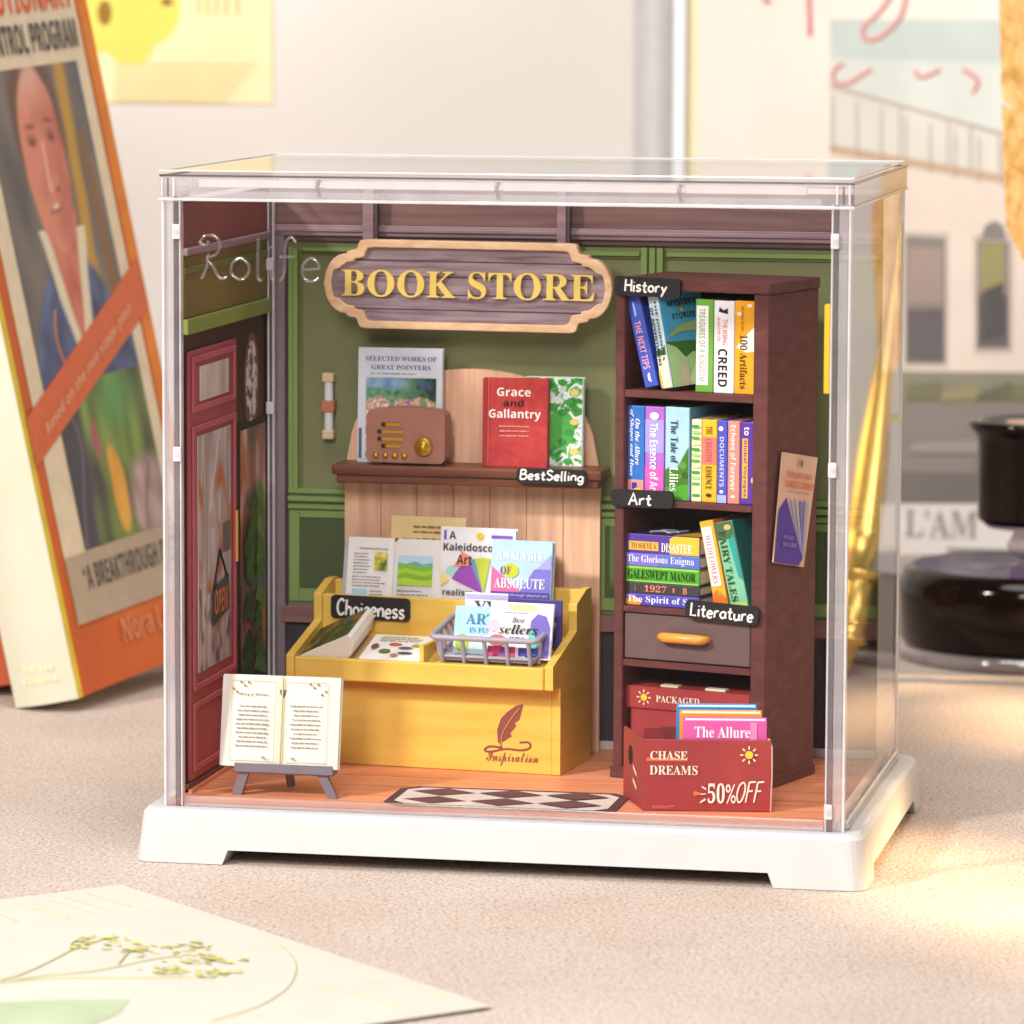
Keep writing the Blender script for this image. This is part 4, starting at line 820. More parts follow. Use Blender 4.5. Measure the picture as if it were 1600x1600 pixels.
mb = MB(); hh = topz-lidz; sun(mb, w*.15, lidz+hh*.52, .022); mb.text('PACKAGED', (w*.25, lidz+hh*.36, w*.60, lidz+hh*.66), mat('#f0dcc0', .6), 'serif'); mb.build('lid_print', l_)
mb = MB(); mb.box(w*.26, .02, topz+.0003, w*.40, .05, topz+.006, mat('#d9cfae', .6)); mb.box(w*.62, .02, topz+.0003, w*.78, .05, topz+.006, mat('#e6e0cc', .6)); mb.build('tape', l_)

CB = frame(1.433, .110, .0205, 9)
A = at(1005, 1268, CB, y=0); B = at(1205, 1268, CB, y=0); Cc = at(1005, 1155, CB, y=0); Dd = at(977, 1250, CB, x=0)
w = B.x-A.x; h = Cc.z; d = .26
t = thing('carton', 'open red carton with half price offer and a few books, on the floor', 'box', CB)
mb = MB(); mb.box(0, 0, .001, w, .008, h, CART); mb.build('front_wall', t, .002)
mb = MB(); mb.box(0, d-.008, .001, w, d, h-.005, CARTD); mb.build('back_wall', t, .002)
SPL = Plane((0, 0, 0), (0, -1, 0), (0, 0, 1))
# the left end leans outwards a little and shows a hand hole
mb = MB(); lx = -.060
V = lambda x, y, z: Vector((x, y, z))
mb.add([V(0, .0082, .001), V(lx, d*.93, .001), V(lx, d*.93, h*1.0), V(0, .0082, h), V(.008, .0082, .001), V(lx+.008, d*.93, .001), V(lx+.008, d*.93, h), V(.008, .0082, h)], [(0, 3, 2, 1), (4, 5, 6, 7), (3, 7, 6, 2), (0, 1, 5, 4), (1, 2, 6, 5), (0, 4, 7, 3)], CART)
sw = mb.build('end_wall', t, .001)
ux = V(lx, d*.93-.0082, 0); uy = V(0, 0, 1); PLs = Plane((0, .0082, 0), -ux.normalized(), uy); PLs.n = V(-ux.y, ux.x, 0).normalized()
mb = MB(); mb.add([PLs.p(-.15+.026*math.cos(R(k*30)), h*.66+.03*math.sin(R(k*30)), .0015) for k in range(12)], [tuple(range(12))], mat('#2a1214', .8))
for k in range(2): mb.add([PLs.p(-x, z, .0015) for x, z in ((.07, .10-.04*k), (.115, .12-.04*k), (.115, .108-.04*k), (.07, .088-.04*k))], [(0, 1, 2, 3)], mat('#f0d8c8', .6))
mb.build('hand_hole', sw)
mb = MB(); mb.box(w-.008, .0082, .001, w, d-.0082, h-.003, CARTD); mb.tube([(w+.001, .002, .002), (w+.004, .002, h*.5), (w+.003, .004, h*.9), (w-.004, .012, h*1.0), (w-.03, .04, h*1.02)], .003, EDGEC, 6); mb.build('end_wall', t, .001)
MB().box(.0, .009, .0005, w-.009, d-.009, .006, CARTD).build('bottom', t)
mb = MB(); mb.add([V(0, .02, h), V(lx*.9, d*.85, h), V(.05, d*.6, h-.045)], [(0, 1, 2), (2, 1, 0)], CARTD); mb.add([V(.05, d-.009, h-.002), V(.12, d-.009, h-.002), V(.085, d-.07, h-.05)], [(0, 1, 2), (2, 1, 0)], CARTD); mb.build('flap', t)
mb = MB(); mb.rect(w*.03, h*.70, w*.35, h*.745, mat('#dd7030', .6)); mb.l = 3
mb.text('CHASE', (w*.06, h*.72, w*.35, h*.84), mat('#f4e0cc', .6), 'serif'); mb.text('DREAMS', (w*.055, h*.51, w*.43, h*.64), mat('#f4e0cc', .6), 'serif')
mb.text('50%', (w*.51, h*.12, w*.73, h*.40), mat('#f7ead9', .6), 'serif'); mb.poly([(w*.40, h*.29), (w*.49, h*.25), (w*.40, h*.22)], mat('#dd7030', .6))
for p_ in ([(.465, .36), (.495, .33), (.50, .30), (.46, .35)], [(.45, .14), (.49, .19), (.495, .165), (.45, .12)], [(.455, .25), (.495, .26), (.495, .245), (.455, .24)]): mb.poly([(w*x, h*z) for x, z in p_], mat('#f7ead9', .6))
mb.strokes('OFF', (w*.74, h*.13, w*.95, h*.42), .0028, mat('#f7ead9', .6), lift=.002, slant=.2)
sun(mb, w*.83, h*.80, .024); mb.lines(w*.08, h*.04, w*.27, h*.09, 2, mat('#d8908c', .6), FRONT, 5, .3); mb.build('front_print', t)
# books in the carton
for i, (lab, c, y0, xo, top) in enumerate((('pink book titled The Allure at the front of the open red carton', '#d85aa8', .030, .118, .0), ('orange edged book second in the open red carton', '#e9a03c', .090, .108, .012), ('blue book at the back of the open red carton', '#3f8ed0', .150, .098, .022))):
    wb = .248-.004*i; ops = []; hb = h+.050+top
    if i == 0: ops = [txt('The Allure', (wb*.14, hb-.052, wb*.80, hb-.018), '#fbeef6', 'serif'), rc(wb*.80, .01, wb*.88, hb-.004, '#e48cbc')]
    face_book(lab, CB @ T((xo, y0, .008)) @ RX(5), wb, hb, .044, mat(c, .4), ops, 'books in the open red carton', PUREW)

# ================================================================== YELLOW DISPLAY STAND
YB = frame(1.084, .649, .0, -5.6)
YEL1 = ramp_mat('yellow orange lacquer', [(.25, '#e0b04a'), (.5, '#e8bf58'), (.75, '#edc964')], (1.2, 1.2, 9), 2.2, 7, .45, .3, bump=.08)
ys = thing('book_display_stand', 'yellow wooden display counter with stepped top and quill emblem', 'display stand', YB)
prof = [(0, .021), (.0, .297), (-.083, .297), (-.083, .372), (.178, .447), (.178, .532), (.285, .566), (.345, .566), (.345, .021)]
SPf = lambda x: Plane((x, 0, 0), (0, 1, 0), (0, 0, 1))
YL = -.868
MB().prism(prof, SPf(0), .028, YEL1).build('side_board', ys, .003); MB().prism(prof, SPf(YL+.028), .028, YEL1).build('side_board', ys, .003)
MB().box(YL+.0285, .004, .021, -.0285, .022, .2965, YEL1).build('front_board', ys, .002)
MB().box(YL+.029, -.087, .297, -.029, -.060, .366, YEL1).build('front_lip', ys, .004)
mb = MB(); mb.add([V(YL+.029, -.0595, .345), V(-.029, -.0595, .345), V(-.029, .177, .415), V(YL+.029, .177, .415)], [(0, 1, 2, 3)], YEL1)
mb.add([V(YL+.029, -.0595, .297), V(-.029, -.0595, .297), V(-.029, .177, .367), V(YL+.029, .177, .367)], [(3, 2, 1, 0)], YEL1); mb.build('sloping_tray', ys)
SX = -.40   # the step rises on the left two thirds; the wire basket fills the right
MB().box(YL+.029, .178, .30, -.30, .200, .530, YEL1).build('step_board', ys, .004)
MB().box(YL+.029, .300, .30, -.029, .340, .562, YEL1).build('rear_board', ys, .004)
MB().box(YL+.029, .2005, .30, -.029, .2995, .410, YEL1).build('ledge', ys)
MB().box(-.44, -.055, .352, -.425, .176, .415, YEL1).build('divider', ys, .002)
mb = MB(); PR = mat('#8d4a44', .6)
qa = lambda px, py: (lambda p: (p.x, p.z))(at(px, py, YB, y=.004))
PF = Plane((0, .004, 0))
f1 = [qa(*k) for k in ((778, 1160), (777, 1140), (783, 1122), (793, 1112), (806, 1103), (818, 1100), (815, 1112), (812, 1124), (804, 1130), (807, 1134), (797, 1146), (800, 1150), (788, 1158))]
mb.poly(f1, PR, PF); mb.tube([PF.p(*qa(*k), .003) for k in catmull([(812, 1106), (797, 1126), (786, 1146), (783, 1165)])], .0018, mat('#d9a04a', .6), 6)
mb.tube([PF.p(*qa(*k), .001) for k in catmull([(784, 1168), (765, 1166), (757, 1172), (768, 1174), (790, 1170), (815, 1172), (828, 1168), (826, 1160), (812, 1160)])], .0032, PR, 6)
mb.tube([PF.p(*qa(*k), .001) for k in ((781, 1158), (784, 1169))], .003, PR, 6)
a_ = qa(760, 1195); b_ = qa(841, 1176); mb.text('Inspiration', (a_[0], a_[1], b_[0], b_[1]), PR, 'script', PF, lift=.0025); mb.build('quill_emblem', ys)
plaque('black label reading Choiceness on the yellow display stand', YB, .164, (517, 929), (640, 936), (517, 965), 'Choiceness', (.09, .16, .93, .88), .0042)

def yb(px, py, yv): return at(px, py, YB, y=yv)
# open magazine leaning behind the step
A = yb(548, 838, .275); B = yb(696, 845, .275); z0 = .412; w = B.x-A.x; h = A.z-z0+.003
GP = mat('#eeebea', .6, .2, .03)
t = thing('open_magazine', 'open magazine with a green meadow photo at the back of the yellow stand', 'magazine', YB @ T((A.x-.012, .235, z0)) @ RX(-11))
mb = MB(); mb.box(-.02, .022, 0, w+.026, .027, h-.012, mat('#b9bac2', .5)); mb.build('cover', t, .002)
for nm, x0, x1, s in (('left', 0, w*.478, 1), ('right', w*.482, w+.004, -1)):
    mb = MB(); n = 8; top = []
    for i in range(n+1):
        u = i/n; x = x0+(x1-x0)*u; k = u if s > 0 else 1-u
        top.append((x, .004+.010*(k**4)))
    vs = [V(x, y, 0) for x, y in top]+[V(x, y, h) for x, y in top]+[V(x, .0215, 0) for x, y in top]+[V(x, .0215, h) for x, y in top]; m_ = n+1
    fs = []
    for i in range(n): fs += [(i, i+1, m_+i+1, m_+i), (2*m_+i, 3*m_+i, 3*m_+i+1, 2*m_+i+1), (m_+i, m_+i+1, 3*m_+i+1, 3*m_+i), (i+1, i, 2*m_+i, 2*m_+i+1)]
    fs += [(0, m_, 3*m_, 2*m_), (n, 2*m_+n, 3*m_+n, m_+n)]
    mb.add(vs, fs, GP, False)
    pg_ = mb.build('page_block', t); mb = MB(); P2 = Plane((0, .0035, 0)); W2 = w*.478
    if s > 0:
        mb.text('The Enchanted Morning', (W2*.25, h*.865, W2*.88, h*.89), INK, 'bold', P2); mb.lines(W2*.14, h*.60, W2*.54, h*.84, 7, GREYINK, P2, 11, .35); mb.lines(W2*.12, h*.46, W2*.88, h*.59, 4, GREYINK, P2, 12, .35)
        mb.rect(W2*.60, h*.65, W2*.88, h*.84, ramp_mat('yellow flower photo', [(.35, '#4a7a2c'), (.5, '#c9c23c'), (.65, '#e9df7a')], (1, 1, 1), 30, 3, .5), P2)
        mb.rect(W2*.14, h*.29, W2*.48, h*.44, '#bfe0ee' if 0 else mat('#a9d6ee', .5), P2); mb.poly([(W2*.14, h*.29), (W2*.48, h*.29), (W2*.48, h*.35), (W2*.3, h*.32), (W2*.14, h*.34)], mat('#4f8a24', .5), P2); mb.lines(W2*.54, h*.26, W2*.88, h*.44, 5, GREYINK, P2, 13, .35)
    else:
        a0, a1 = w*.482+W2*.12, w*.482+W2*.88
        mb.rect(a0, h*.50, a1, h*.82, mat('#bcdcee', .5), P2)
        mb.poly([(a0, h*.50), (a1, h*.50), (a1, h*.75), (a0+(a1-a0)*.7, h*.73), (a0+(a1-a0)*.5, h*.76), (a0+(a1-a0)*.2, h*.73), (a0, h*.75)], mat('#6fb0b8', .5), P2)
        for zc, c in ((.72, '#7fc02c'), (.67, '#a4d22c'), (.62, '#86b822'), (.57, '#b4d83a')):
            mb.poly([(a0, h*.50), (a1, h*.50), (a1, h*zc), (a0+(a1-a0)*.75, h*(zc-.015)), (a0+(a1-a0)*.5, h*(zc-.005)), (a0+(a1-a0)*.25, h*(zc+.015)), (a0, h*(zc-.005))], mat(c, .5), P2)
        mb.lines(a0, h*.30, a1, h*.46, 4, GREYINK, P2, 14, .35)
    mb.build('page_print', pg_)
# beige sheet, kaleidoscope book, analysis book
A = yb(610, 806, .30); B = yb(727, 809, .30); w = B.x-A.x
face_book('beige booklet with brown speckled print behind the open magazine', YB @ T((A.x, .285, .412)) @ RX(-4), w, A.z-.41, .010, mat('#e3c98f', .6), [ln(w*.3, (A.z-.41)*.84, w*.9, (A.z-.41)*.93, 2, '#8d6f48', 21, .5), ln(w*.06, (A.z-.41)*.75, w*.94, (A.z-.41)*.82, 1, '#7a5c38', 22, .7), ln(w*.1, (A.z-.41)*.4, w*.9, (A.z-.41)*.7, 4, '#a98a5c', 23, .5)], name='booklet')
A = yb(690, 822, .275); B = yb(808, 827, .275); w = B.x-A.x; h = A.z-.412
def fan(mb):
    cx, cz = w*.60, h*.38; n_ = 8
    mb.poly([(w*.08, h*.58), (w*.12, h*.63), (w*.42, h*.68), (w*.40, h*.58), (w*.2, h*.52)], mat('#a8d8d0', .5))
    for k, (a0, a1, c) in enumerate(((115, 157, '#9a44b4'), (106, 115, '#5a9ac0'), (80, 106, '#c2cf3a'))):
        r_ = w*.46
        mb.poly([(cx, cz)]+[(cx+r_*math.cos(R(a0+(a1-a0)*i/n_)), cz+r_*math.sin(R(a0+(a1-a0)*i/n_))) for i in range(n_+1)], mat(c, .5))
face_book('white art book with a purple colour wheel fan behind the wire basket', YB @ T((A.x-.006, .250, .412)) @ RX(-6), w, h, .028, mat('#eceaee', .4), [
    txt('A', (w*.12, h*.885, w*.21, h*.957), '#3a3440', 'bold'), rc(w*.05, h*.88, w*.085, h*.967, '#7a5ac0'), el(w*.53, h*.92, w*.05, h*.035, '#dfc93a'), rc(w*.68, h*.905, w*.96, h*.935, '#7a58b8'),
    txt('Kaleidoscope', (w*.05, h*.755, w*.86, h*.85), '#3a3440', 'bold'), fan, pl([(w*.03, h*.60), (w*.14, h*.50), (w*.03, h*.44)], '#e8dc8a'), txt('realism', (w*.06, h*.36, w*.46, h*.42), '#3a3440', 'bold'), pl([(w*.20, h*.63), (w*.30, h*.77), (w*.44, h*.72), (w*.40, h*.64)], '#ea8a70'), txt('Art', (w*.24, h*.65, w*.44, h*.74), '#3a3440', 'bold')], name='art_book')
A = yb(772, 842, .235); B = yb(867, 846, .235); w = B.x-A.x; h = A.z-.402
face_book('book of pink, blue and violet shapes titled ANALYSIS OF ABSOLUTE', YB @ T((A.x-.010, .205, .402)) @ RX(-8), w, h, .036, mat('#b5d3f2', .4), [
    pl([(0.002, h*.74), (w*.5, h*.50), (w*.32, .003), (.002, .003)], '#dc6aa4'), pl([(w*.45, h*.46), (w*.72, h*.72), (w*.985, h*.72), (w*.985, .003), (w*.30, .003)], '#7a72cc'), pl([(w*.84, h*.78), (w*.985, h*.87), (w*.985, h*.72), (w*.75, h*.72)], '#a8a4e6'), el(w*.33, h*.70, w*.13, h*.075, '#c2cf2c'),
    txt('ANALYSIS', (w*.09, h*.80, w*.84, h*.885), '#f2f4fa', 'serif'), txt('OF', (w*.16, h*.66, w*.34, h*.74), '#7a3a8a', 'serif'), txt('ABSOLUTE', (w*.07, h*.525, w*.90, h*.625), '#fbf8fa', 'serif'), rc(.003, h*.42, w*.985, h*.49, '#4a3f9a'), txt('a passage through abstract art', (w*.05, h*.44, w*.95, h*.475), '#c8c4ea')], name='art_book')

# wire basket with books
bk0 = yb(676, 992, -.040); bk1 = yb(843, 1000, -.040); GRB = mat('#a59fb0', .4, .4, .05)
BK = YB @ T((bk0.x, -.044, bk0.z-.086)) @ RZ(-1) @ RX(10)
bw_, bd_, bh_ = bk1.x-bk0.x, .232, .084
t = thing('basket', 'lavender grey open basket of leaflets on the yellow stand', 'basket', BK)
def loop(i, z, r_): return [V(x, y, z) for x, y in rrect(i, i, bw_-i, bd_-i, r_, 4)]
mb = MB(); mb.tube(loop(0, bh_, .022), .0095, GRB, 8, closed=True); mb.build('rim', t)
mb = MB(); mb.tube(loop(.014, .020, .02), .0055, GRB, 8, closed=True); mb.build('lower_rail', t)
for i in range(5):
    x = .03+(bw_-.06)*i/4; MB().tube([(x, .014, .0), (x, .010, .03), (x, .001, bh_)], .0072, GRB, 8).build('upright', t); MB().tube([(x, bd_-.014, .0), (x, bd_-.010, .03), (x, bd_-.001, bh_)], .0072, GRB, 8).build('upright', t)
for i in range(1, 5):
    y = .0+bd_*i/5
    for sx in (0, 1): MB().tube([(.014 if not sx else bw_-.014, y, .0), (.001 if not sx else bw_-.001, y, bh_)], .0072, GRB, 8).build('upright', t)
mb = MB(); mb.box(.018, .018, .006, bw_-.018, bd_-.018, .012, GRB); mb.build('floor', t)
def bkbook(label, x0, w, y0, h, c, ops, tilt=-24, nm='leaflet', tt=.012): return face_book(label, BK @ T((x0, y0, .0125)) @ RX(tilt), w, h, tt, mat(c, .4), ops, 'leaflets in the basket', name=nm)
bkbook('white leaflet with dark marks at the back left of the basket', .055, .14, .150, .165, '#e6e2ee', [txt('VV', (.03, .11, .11, .14), '#4a4450', 'serif'), rc(.003, .147, .137, .16, '#b8b0e0')], -14)
bkbook('dark violet booklet at the back right of the basket', .18, .19, .158, .150, '#4a3f8a', [ln(.01, .125, .18, .14, 1, '#c8c4ea', 31)], -12)
wa = .17; bkbook('light blue leaflet headed ARTS at the front left of the basket', .045, wa, .062, .150, '#a4d3ee', [rc(.003, .003, wa-.003, .06, '#cfe6e4'), el(.03, .035, .022, .03, '#a8c83a'), txt('ARTS', (wa*.22, .094, wa*.94, .128), '#4a7ea8', 'serif'), txt('IN FUSION', (wa*.30, .068, wa*.92, .084), '#5a86a8', 'serif')])
wb = .205; bkbook('white leaflet about best sellers with violet shapes, front right of the basket', .165, wb, .040, .175, '#ecebea', [rc(wb*.30, .150, wb*.72, .168, '#cfe29a'), pl([(wb*.62, .02), (wb*.66, .12), (wb*.76, .142), (wb*.90, .135), (wb*.97, .1), (wb*.97, .005), (wb*.6, .005)], '#6f62bc'), el(wb*.06, .10, .018, .02, '#cabfe2'), pl([(wb*.62, .04), (wb*.68, .10), (wb*.74, .07), (wb*.80, .05), (wb*.72, .02)], '#5fd0b0'), el(wb*.15, .055, .03, .018, '#c8606c'), ln(wb*.2, .14, wb*.7, .146, 1, '#a8a0b8', 41), txt('Best', (wb*.36, .112, wb*.56, .128), '#4a3f7a', 'bolditalic'), txt('sellers', (wb*.16, .076, wb*.78, .106), '#2f2a38', 'bolditalic'), txt('are', (wb*.32, .05, wb*.58, .068), '#4a3fa0', 'bolditalic'), rc(.003, .003, wb*.45, .036, '#c03a70'), rc(wb*.2, .008, wb*.36, .030, '#7a3a8a'), rc(wb*.5, .01, wb*.8, .034, '#3f3aa0')])

# open flower book lying on the sloping tray
TR_ = YB @ T((-.835, -.045, .3535)) @ RX(16.3)
t = thing('open_book', 'thick open book of flowers lying on the sloping tray of the stand', 'book', TR_)
ARTP = ramp_mat('dark garden painting', [(.32, '#1c3414'), (.46, '#3a5620'), (.55, '#6d5424'), (.66, '#a87a3c')], (1, 1, 1), 22, 5, .5)
cs = [(0, 0), (0, .010), (.06, .040), (.12, .067), (.165, .088), (.178, .086), (.184, .060), (.172, .02), (.15, 0)]
mb = MB(); n_ = len(cs); vs = [V(x, y, z) for y in (0, .21) for x, z in cs]
mb.add(vs, [tuple(range(n_))]+[tuple(range(2*n_-1, n_-1, -1))]+[(i, n_+i, n_+(i+1) % n_, (i+1) % n_) for i in range(n_)], PAGE); mb.build('page_block', t, .002)
mb = MB(); mb.add([V(x+.001*(k == 0), y, z+.0018) for y in (.004, .206) for k, (x, z) in enumerate(cs[1:5])], [(i, i+1, i+5, i+4) for i in range(3)], ARTP, True); mb.build('painting_page', t)
mb = MB(); mb.box(.190, .0, .0, .395, .19, .010, PAGE); mb.build('page_block', t, .003); RPg = Plane((.190, 0, .010), (1, 0, 0), (0, 1, 0)); mb = MB()
mb.lines(.03, .135, .19, .175, 3, mat('#9a9a6a', .7), RPg, 8, .5)
for cx, cy, rx, ry, c in ((.09, .115, .022, .012, '#c8604a'), (.13, .09, .024, .010, '#6a6488'), (.16, .11, .016, .010, '#b9a83c'), (.07, .06, .020, .016, '#6a7a4a'), (.14, .05, .026, .008, '#5a5058'), (.03, .09, .012, .02, '#8a4a5a'), (.11, .03, .012, .012, '#b98a6a')): mb.ell(cx, cy, rx, ry, mat(c, .6, .2, .2, 60), RPg, 12)
mb.build('flower_print', t)
mb = MB(); mb.box(.002, -.004, -.003, .40, .194, -.0003, mat('#c9a37c', .5)); mb.build('cover', t)

# ================================================================== EASEL WITH OPEN BOOK
EA = frame(.20, .115, .0205, -1)
GREYW = mat('#77707a', .5, .3, .06)
t = thing('book_easel', 'small grey easel stand on the shop floor holding a white open book', 'easel', EA)
e = lambda px, py, yv=0: at(px, py, EA, y=yv)
a = e(368, 1190); b = e(522, 1213); lz0, lz1 = b.z, a.z
MB().box(a.x, -.012, lz0, b.x, .045, lz1-.012, GREYW).build('ledge', t, .003)
MB().box(a.x, -.016, lz0+.004, b.x, -.0125, lz1, GREYW).build('ledge_lip', t, .002)
for px0, px1 in ((381, 370), (504, 520)):
    p0 = e(px0, 1212); p1 = e(px1, 1245)
    mb = MB(); w_ = .015
    mb.prism([(p0.x-w_, lz0-.0005), (p0.x+w_, lz0-.0005), (p1.x+w_, .0005), (p1.x-w_, .0005)], Plane((0, -.004, 0)), .022, GREYW); mb.build('leg', t, .002)
mb = MB(); mid = (a.x+b.x)/2-.015; mb.tube([(mid, .05, lz0+.25), (mid, .10, lz0), (mid, .13, .014)], .014, GREYW, 8); mb.build('back_leg', t)
MB().box(a.x+.05, .056, lz0+.0, b.x-.05, .064, lz0+.26, GREYW, T((0, .0, 0)) @ T((0, .056, lz0)) @ RX(-12) @ T((0, -.056, -lz0))).build('back_rest', t)
A = e(350, 1053, .05); B = e(533, 1053, .05); C = e(353, 1195, .0); w = B.x-A.x; h = (A.z-lz1+.014)/math.cos(R(10))
t = thing('open_book', 'white open book of handwritten verses propped on the grey easel', 'book', EA @ T((A.x, -.008, lz1-.0115)) @ RX(-10))
CREAM = mat('#ddd8cf', .65, .2, .015)
MB().box(-.006, .022, 0, w+.004, .027, h-.004, mat('#dcd4c8', .5)).build('cover', t, .002)
gx = w*.512
for s in (0, 1):
    x0, x1 = (0, gx-.001) if not s else (gx+.001, w)
    mb = MB(); n = 8; top = []
    for i in range(n+1):
        u = i/n; x = x0+(x1-x0)*u; k = u if not s else 1-u
        top.append((x, .002+.012*(k**5)+.010*((1-k)**6)))
    vs = [V(x, y, 0) for x, y in top]+[V(x, y, h) for x, y in top]+[V(x, .0215, 0) for x, y in top]+[V(x, .0215, h) for x, y in top]; m_ = n+1; fs = []
    for i in range(n): fs += [(i, i+1, m_+i+1, m_+i), (2*m_+i, 3*m_+i, 3*m_+i+1, 2*m_+i+1), (m_+i, m_+i+1, 3*m_+i+1, 3*m_+i), (i+1, i, 2*m_+i, 2*m_+i+1)]
    fs += [(0, m_, 3*m_, 2*m_), (n, 2*m_+n, 3*m_+n, m_+n)]
    mb.add(vs, fs, CREAM, True); pg_ = mb.build('page_block', t)
    for p_ in pg_.data.polygons: p_.use_smooth = False
    mb = MB(); P2 = Plane((0, .0015, 0)); xa = x0+(x1-x0)*(.16 if not s else .06); xb = x0+(x1-x0)*(.90 if not s else .80); GILT = mat('#c9ab62', .5)
    za, zb = h*.06, h*.93
    for q0 in ((xa, za, xb, za+.0014), (xa, zb, xb, zb+.0014), (xa, za, xa+.0014, zb), (xb, za, xb+.0014, zb)): mb.rect(*q0, GILT, P2, .0015)
    mb.l = 2
    if not s: mb.text('Poetry of Solitude', (xa+(xb-xa)*.18, h*.76, xa+(xb-xa)*.84, h*.805), INK, 'script', P2)
    mb.lines(xa+.014, h*.20, xb-.014, h*(.68 if not s else .70), 10, mat('#8d857e', .7), P2, 51+s, .30, True)
    for k in range(5): mb.ell((xa+.006+.012*k if not s else xb-.006-.012*k), zb-.004-.010*abs(2-k) % .02-(.02 if k < 2 else 0), .004, .004, mat('#8d6a50', .6), P2, 8)
    mb.ell(xb-.03 if not s else xa+.03, za+.012, .008, .003, GREYINK, P2, 8); mb.build('verse_print', pg_)
mb = MB(); mb.tube([(gx, .004, .004), (gx, .006, h*.5), (gx, .004, h-.004)], .0025, mat('#d9c27a', .4), 6); mb.build('gilt_gutter', t)

# ================================================================== BIG BOOKS BEHIND, LEFT
bp = at(139, 1080, z=DESK_Z)
hinge = Vector((-1.075, 2.85, DESK_Z+.02))
bp = at(25, 1106, z=DESK_Z+.004)
bt, bwid, bhgt = .262, 1.12, 2.95
BB = T(bp) @ RZ(3) @ RY(-11.6) @ RZ(-15)
t = thing('paperback', 'thick leaning paperback with orange cover, cream spine and a painted portrait', 'book', BB)
CR = ramp_mat('cream spine', [(.3, '#cecbb2'), (.7, '#d6d3c2')], (1, 1, 1), 2, 3, .5); OR = ramp_mat('orange cover', [(.3, '#c25a2c'), (.6, '#d2682f'), (.8, '#de7a3a')], (1, 1, 1), 1.6, 3, .42)
sp_ = MB(); n = 10
arc = [(bt*i/n, -.030*math.sin(math.pi*i/n)) for i in range(n+1)]
vs = [V(x, y, z) for z in (0, bhgt) for x, y in arc]; sp_.add(vs, [(i, i+1, n+2+i, n+1+i) for i in range(n)], CR, True); sp_.build('spine', t)
mb = MB(); mb.l = 1; PSp = Plane((0, -.031, 0)); YC = mat('#e6de4a', .5)
for x0, x1 in ((.0, .012), (bt-.016, bt-.001)): pass
mb.text('Vol. Two', (.08, .12, .20, .15), mat('#f6efc0', .6), 'serif', PSp); mb.text('Classics', (.07, .08, .21, .105), mat('#f6efc0', .6), 'serif', PSp); mb.build('spine_print', t)
mb = MB(); mb.box(bt-.010, .0002, 0, bt, bwid, bhgt, OR); cv = mb.build('front_cover', t, .003)
MB().box(0, .0002, 0, .010, bwid, bhgt, OR).build('back_cover', t, .003)
MB().box(.0105, .004, .004, bt-.0105, bwid-.01, bhgt-.004, PAGE).build('pages', t)
CP = Plane((bt, 0, 0), (0, 1, 0), (0, 0, 1)); mb = MB(); CM = mat('#e6d3b4', .5); CM2 = mat('#b7a48c', .55)
def cvp(pts, h, **k): mb.poly([(y, z) for y, z in pts], h if not isinstance(h, str) else mat(h, .5, .3, .12, 9), CP)
cvp([(0, 0), (.035, 0), (.035, bhgt), (0, bhgt)], '#e0c634')
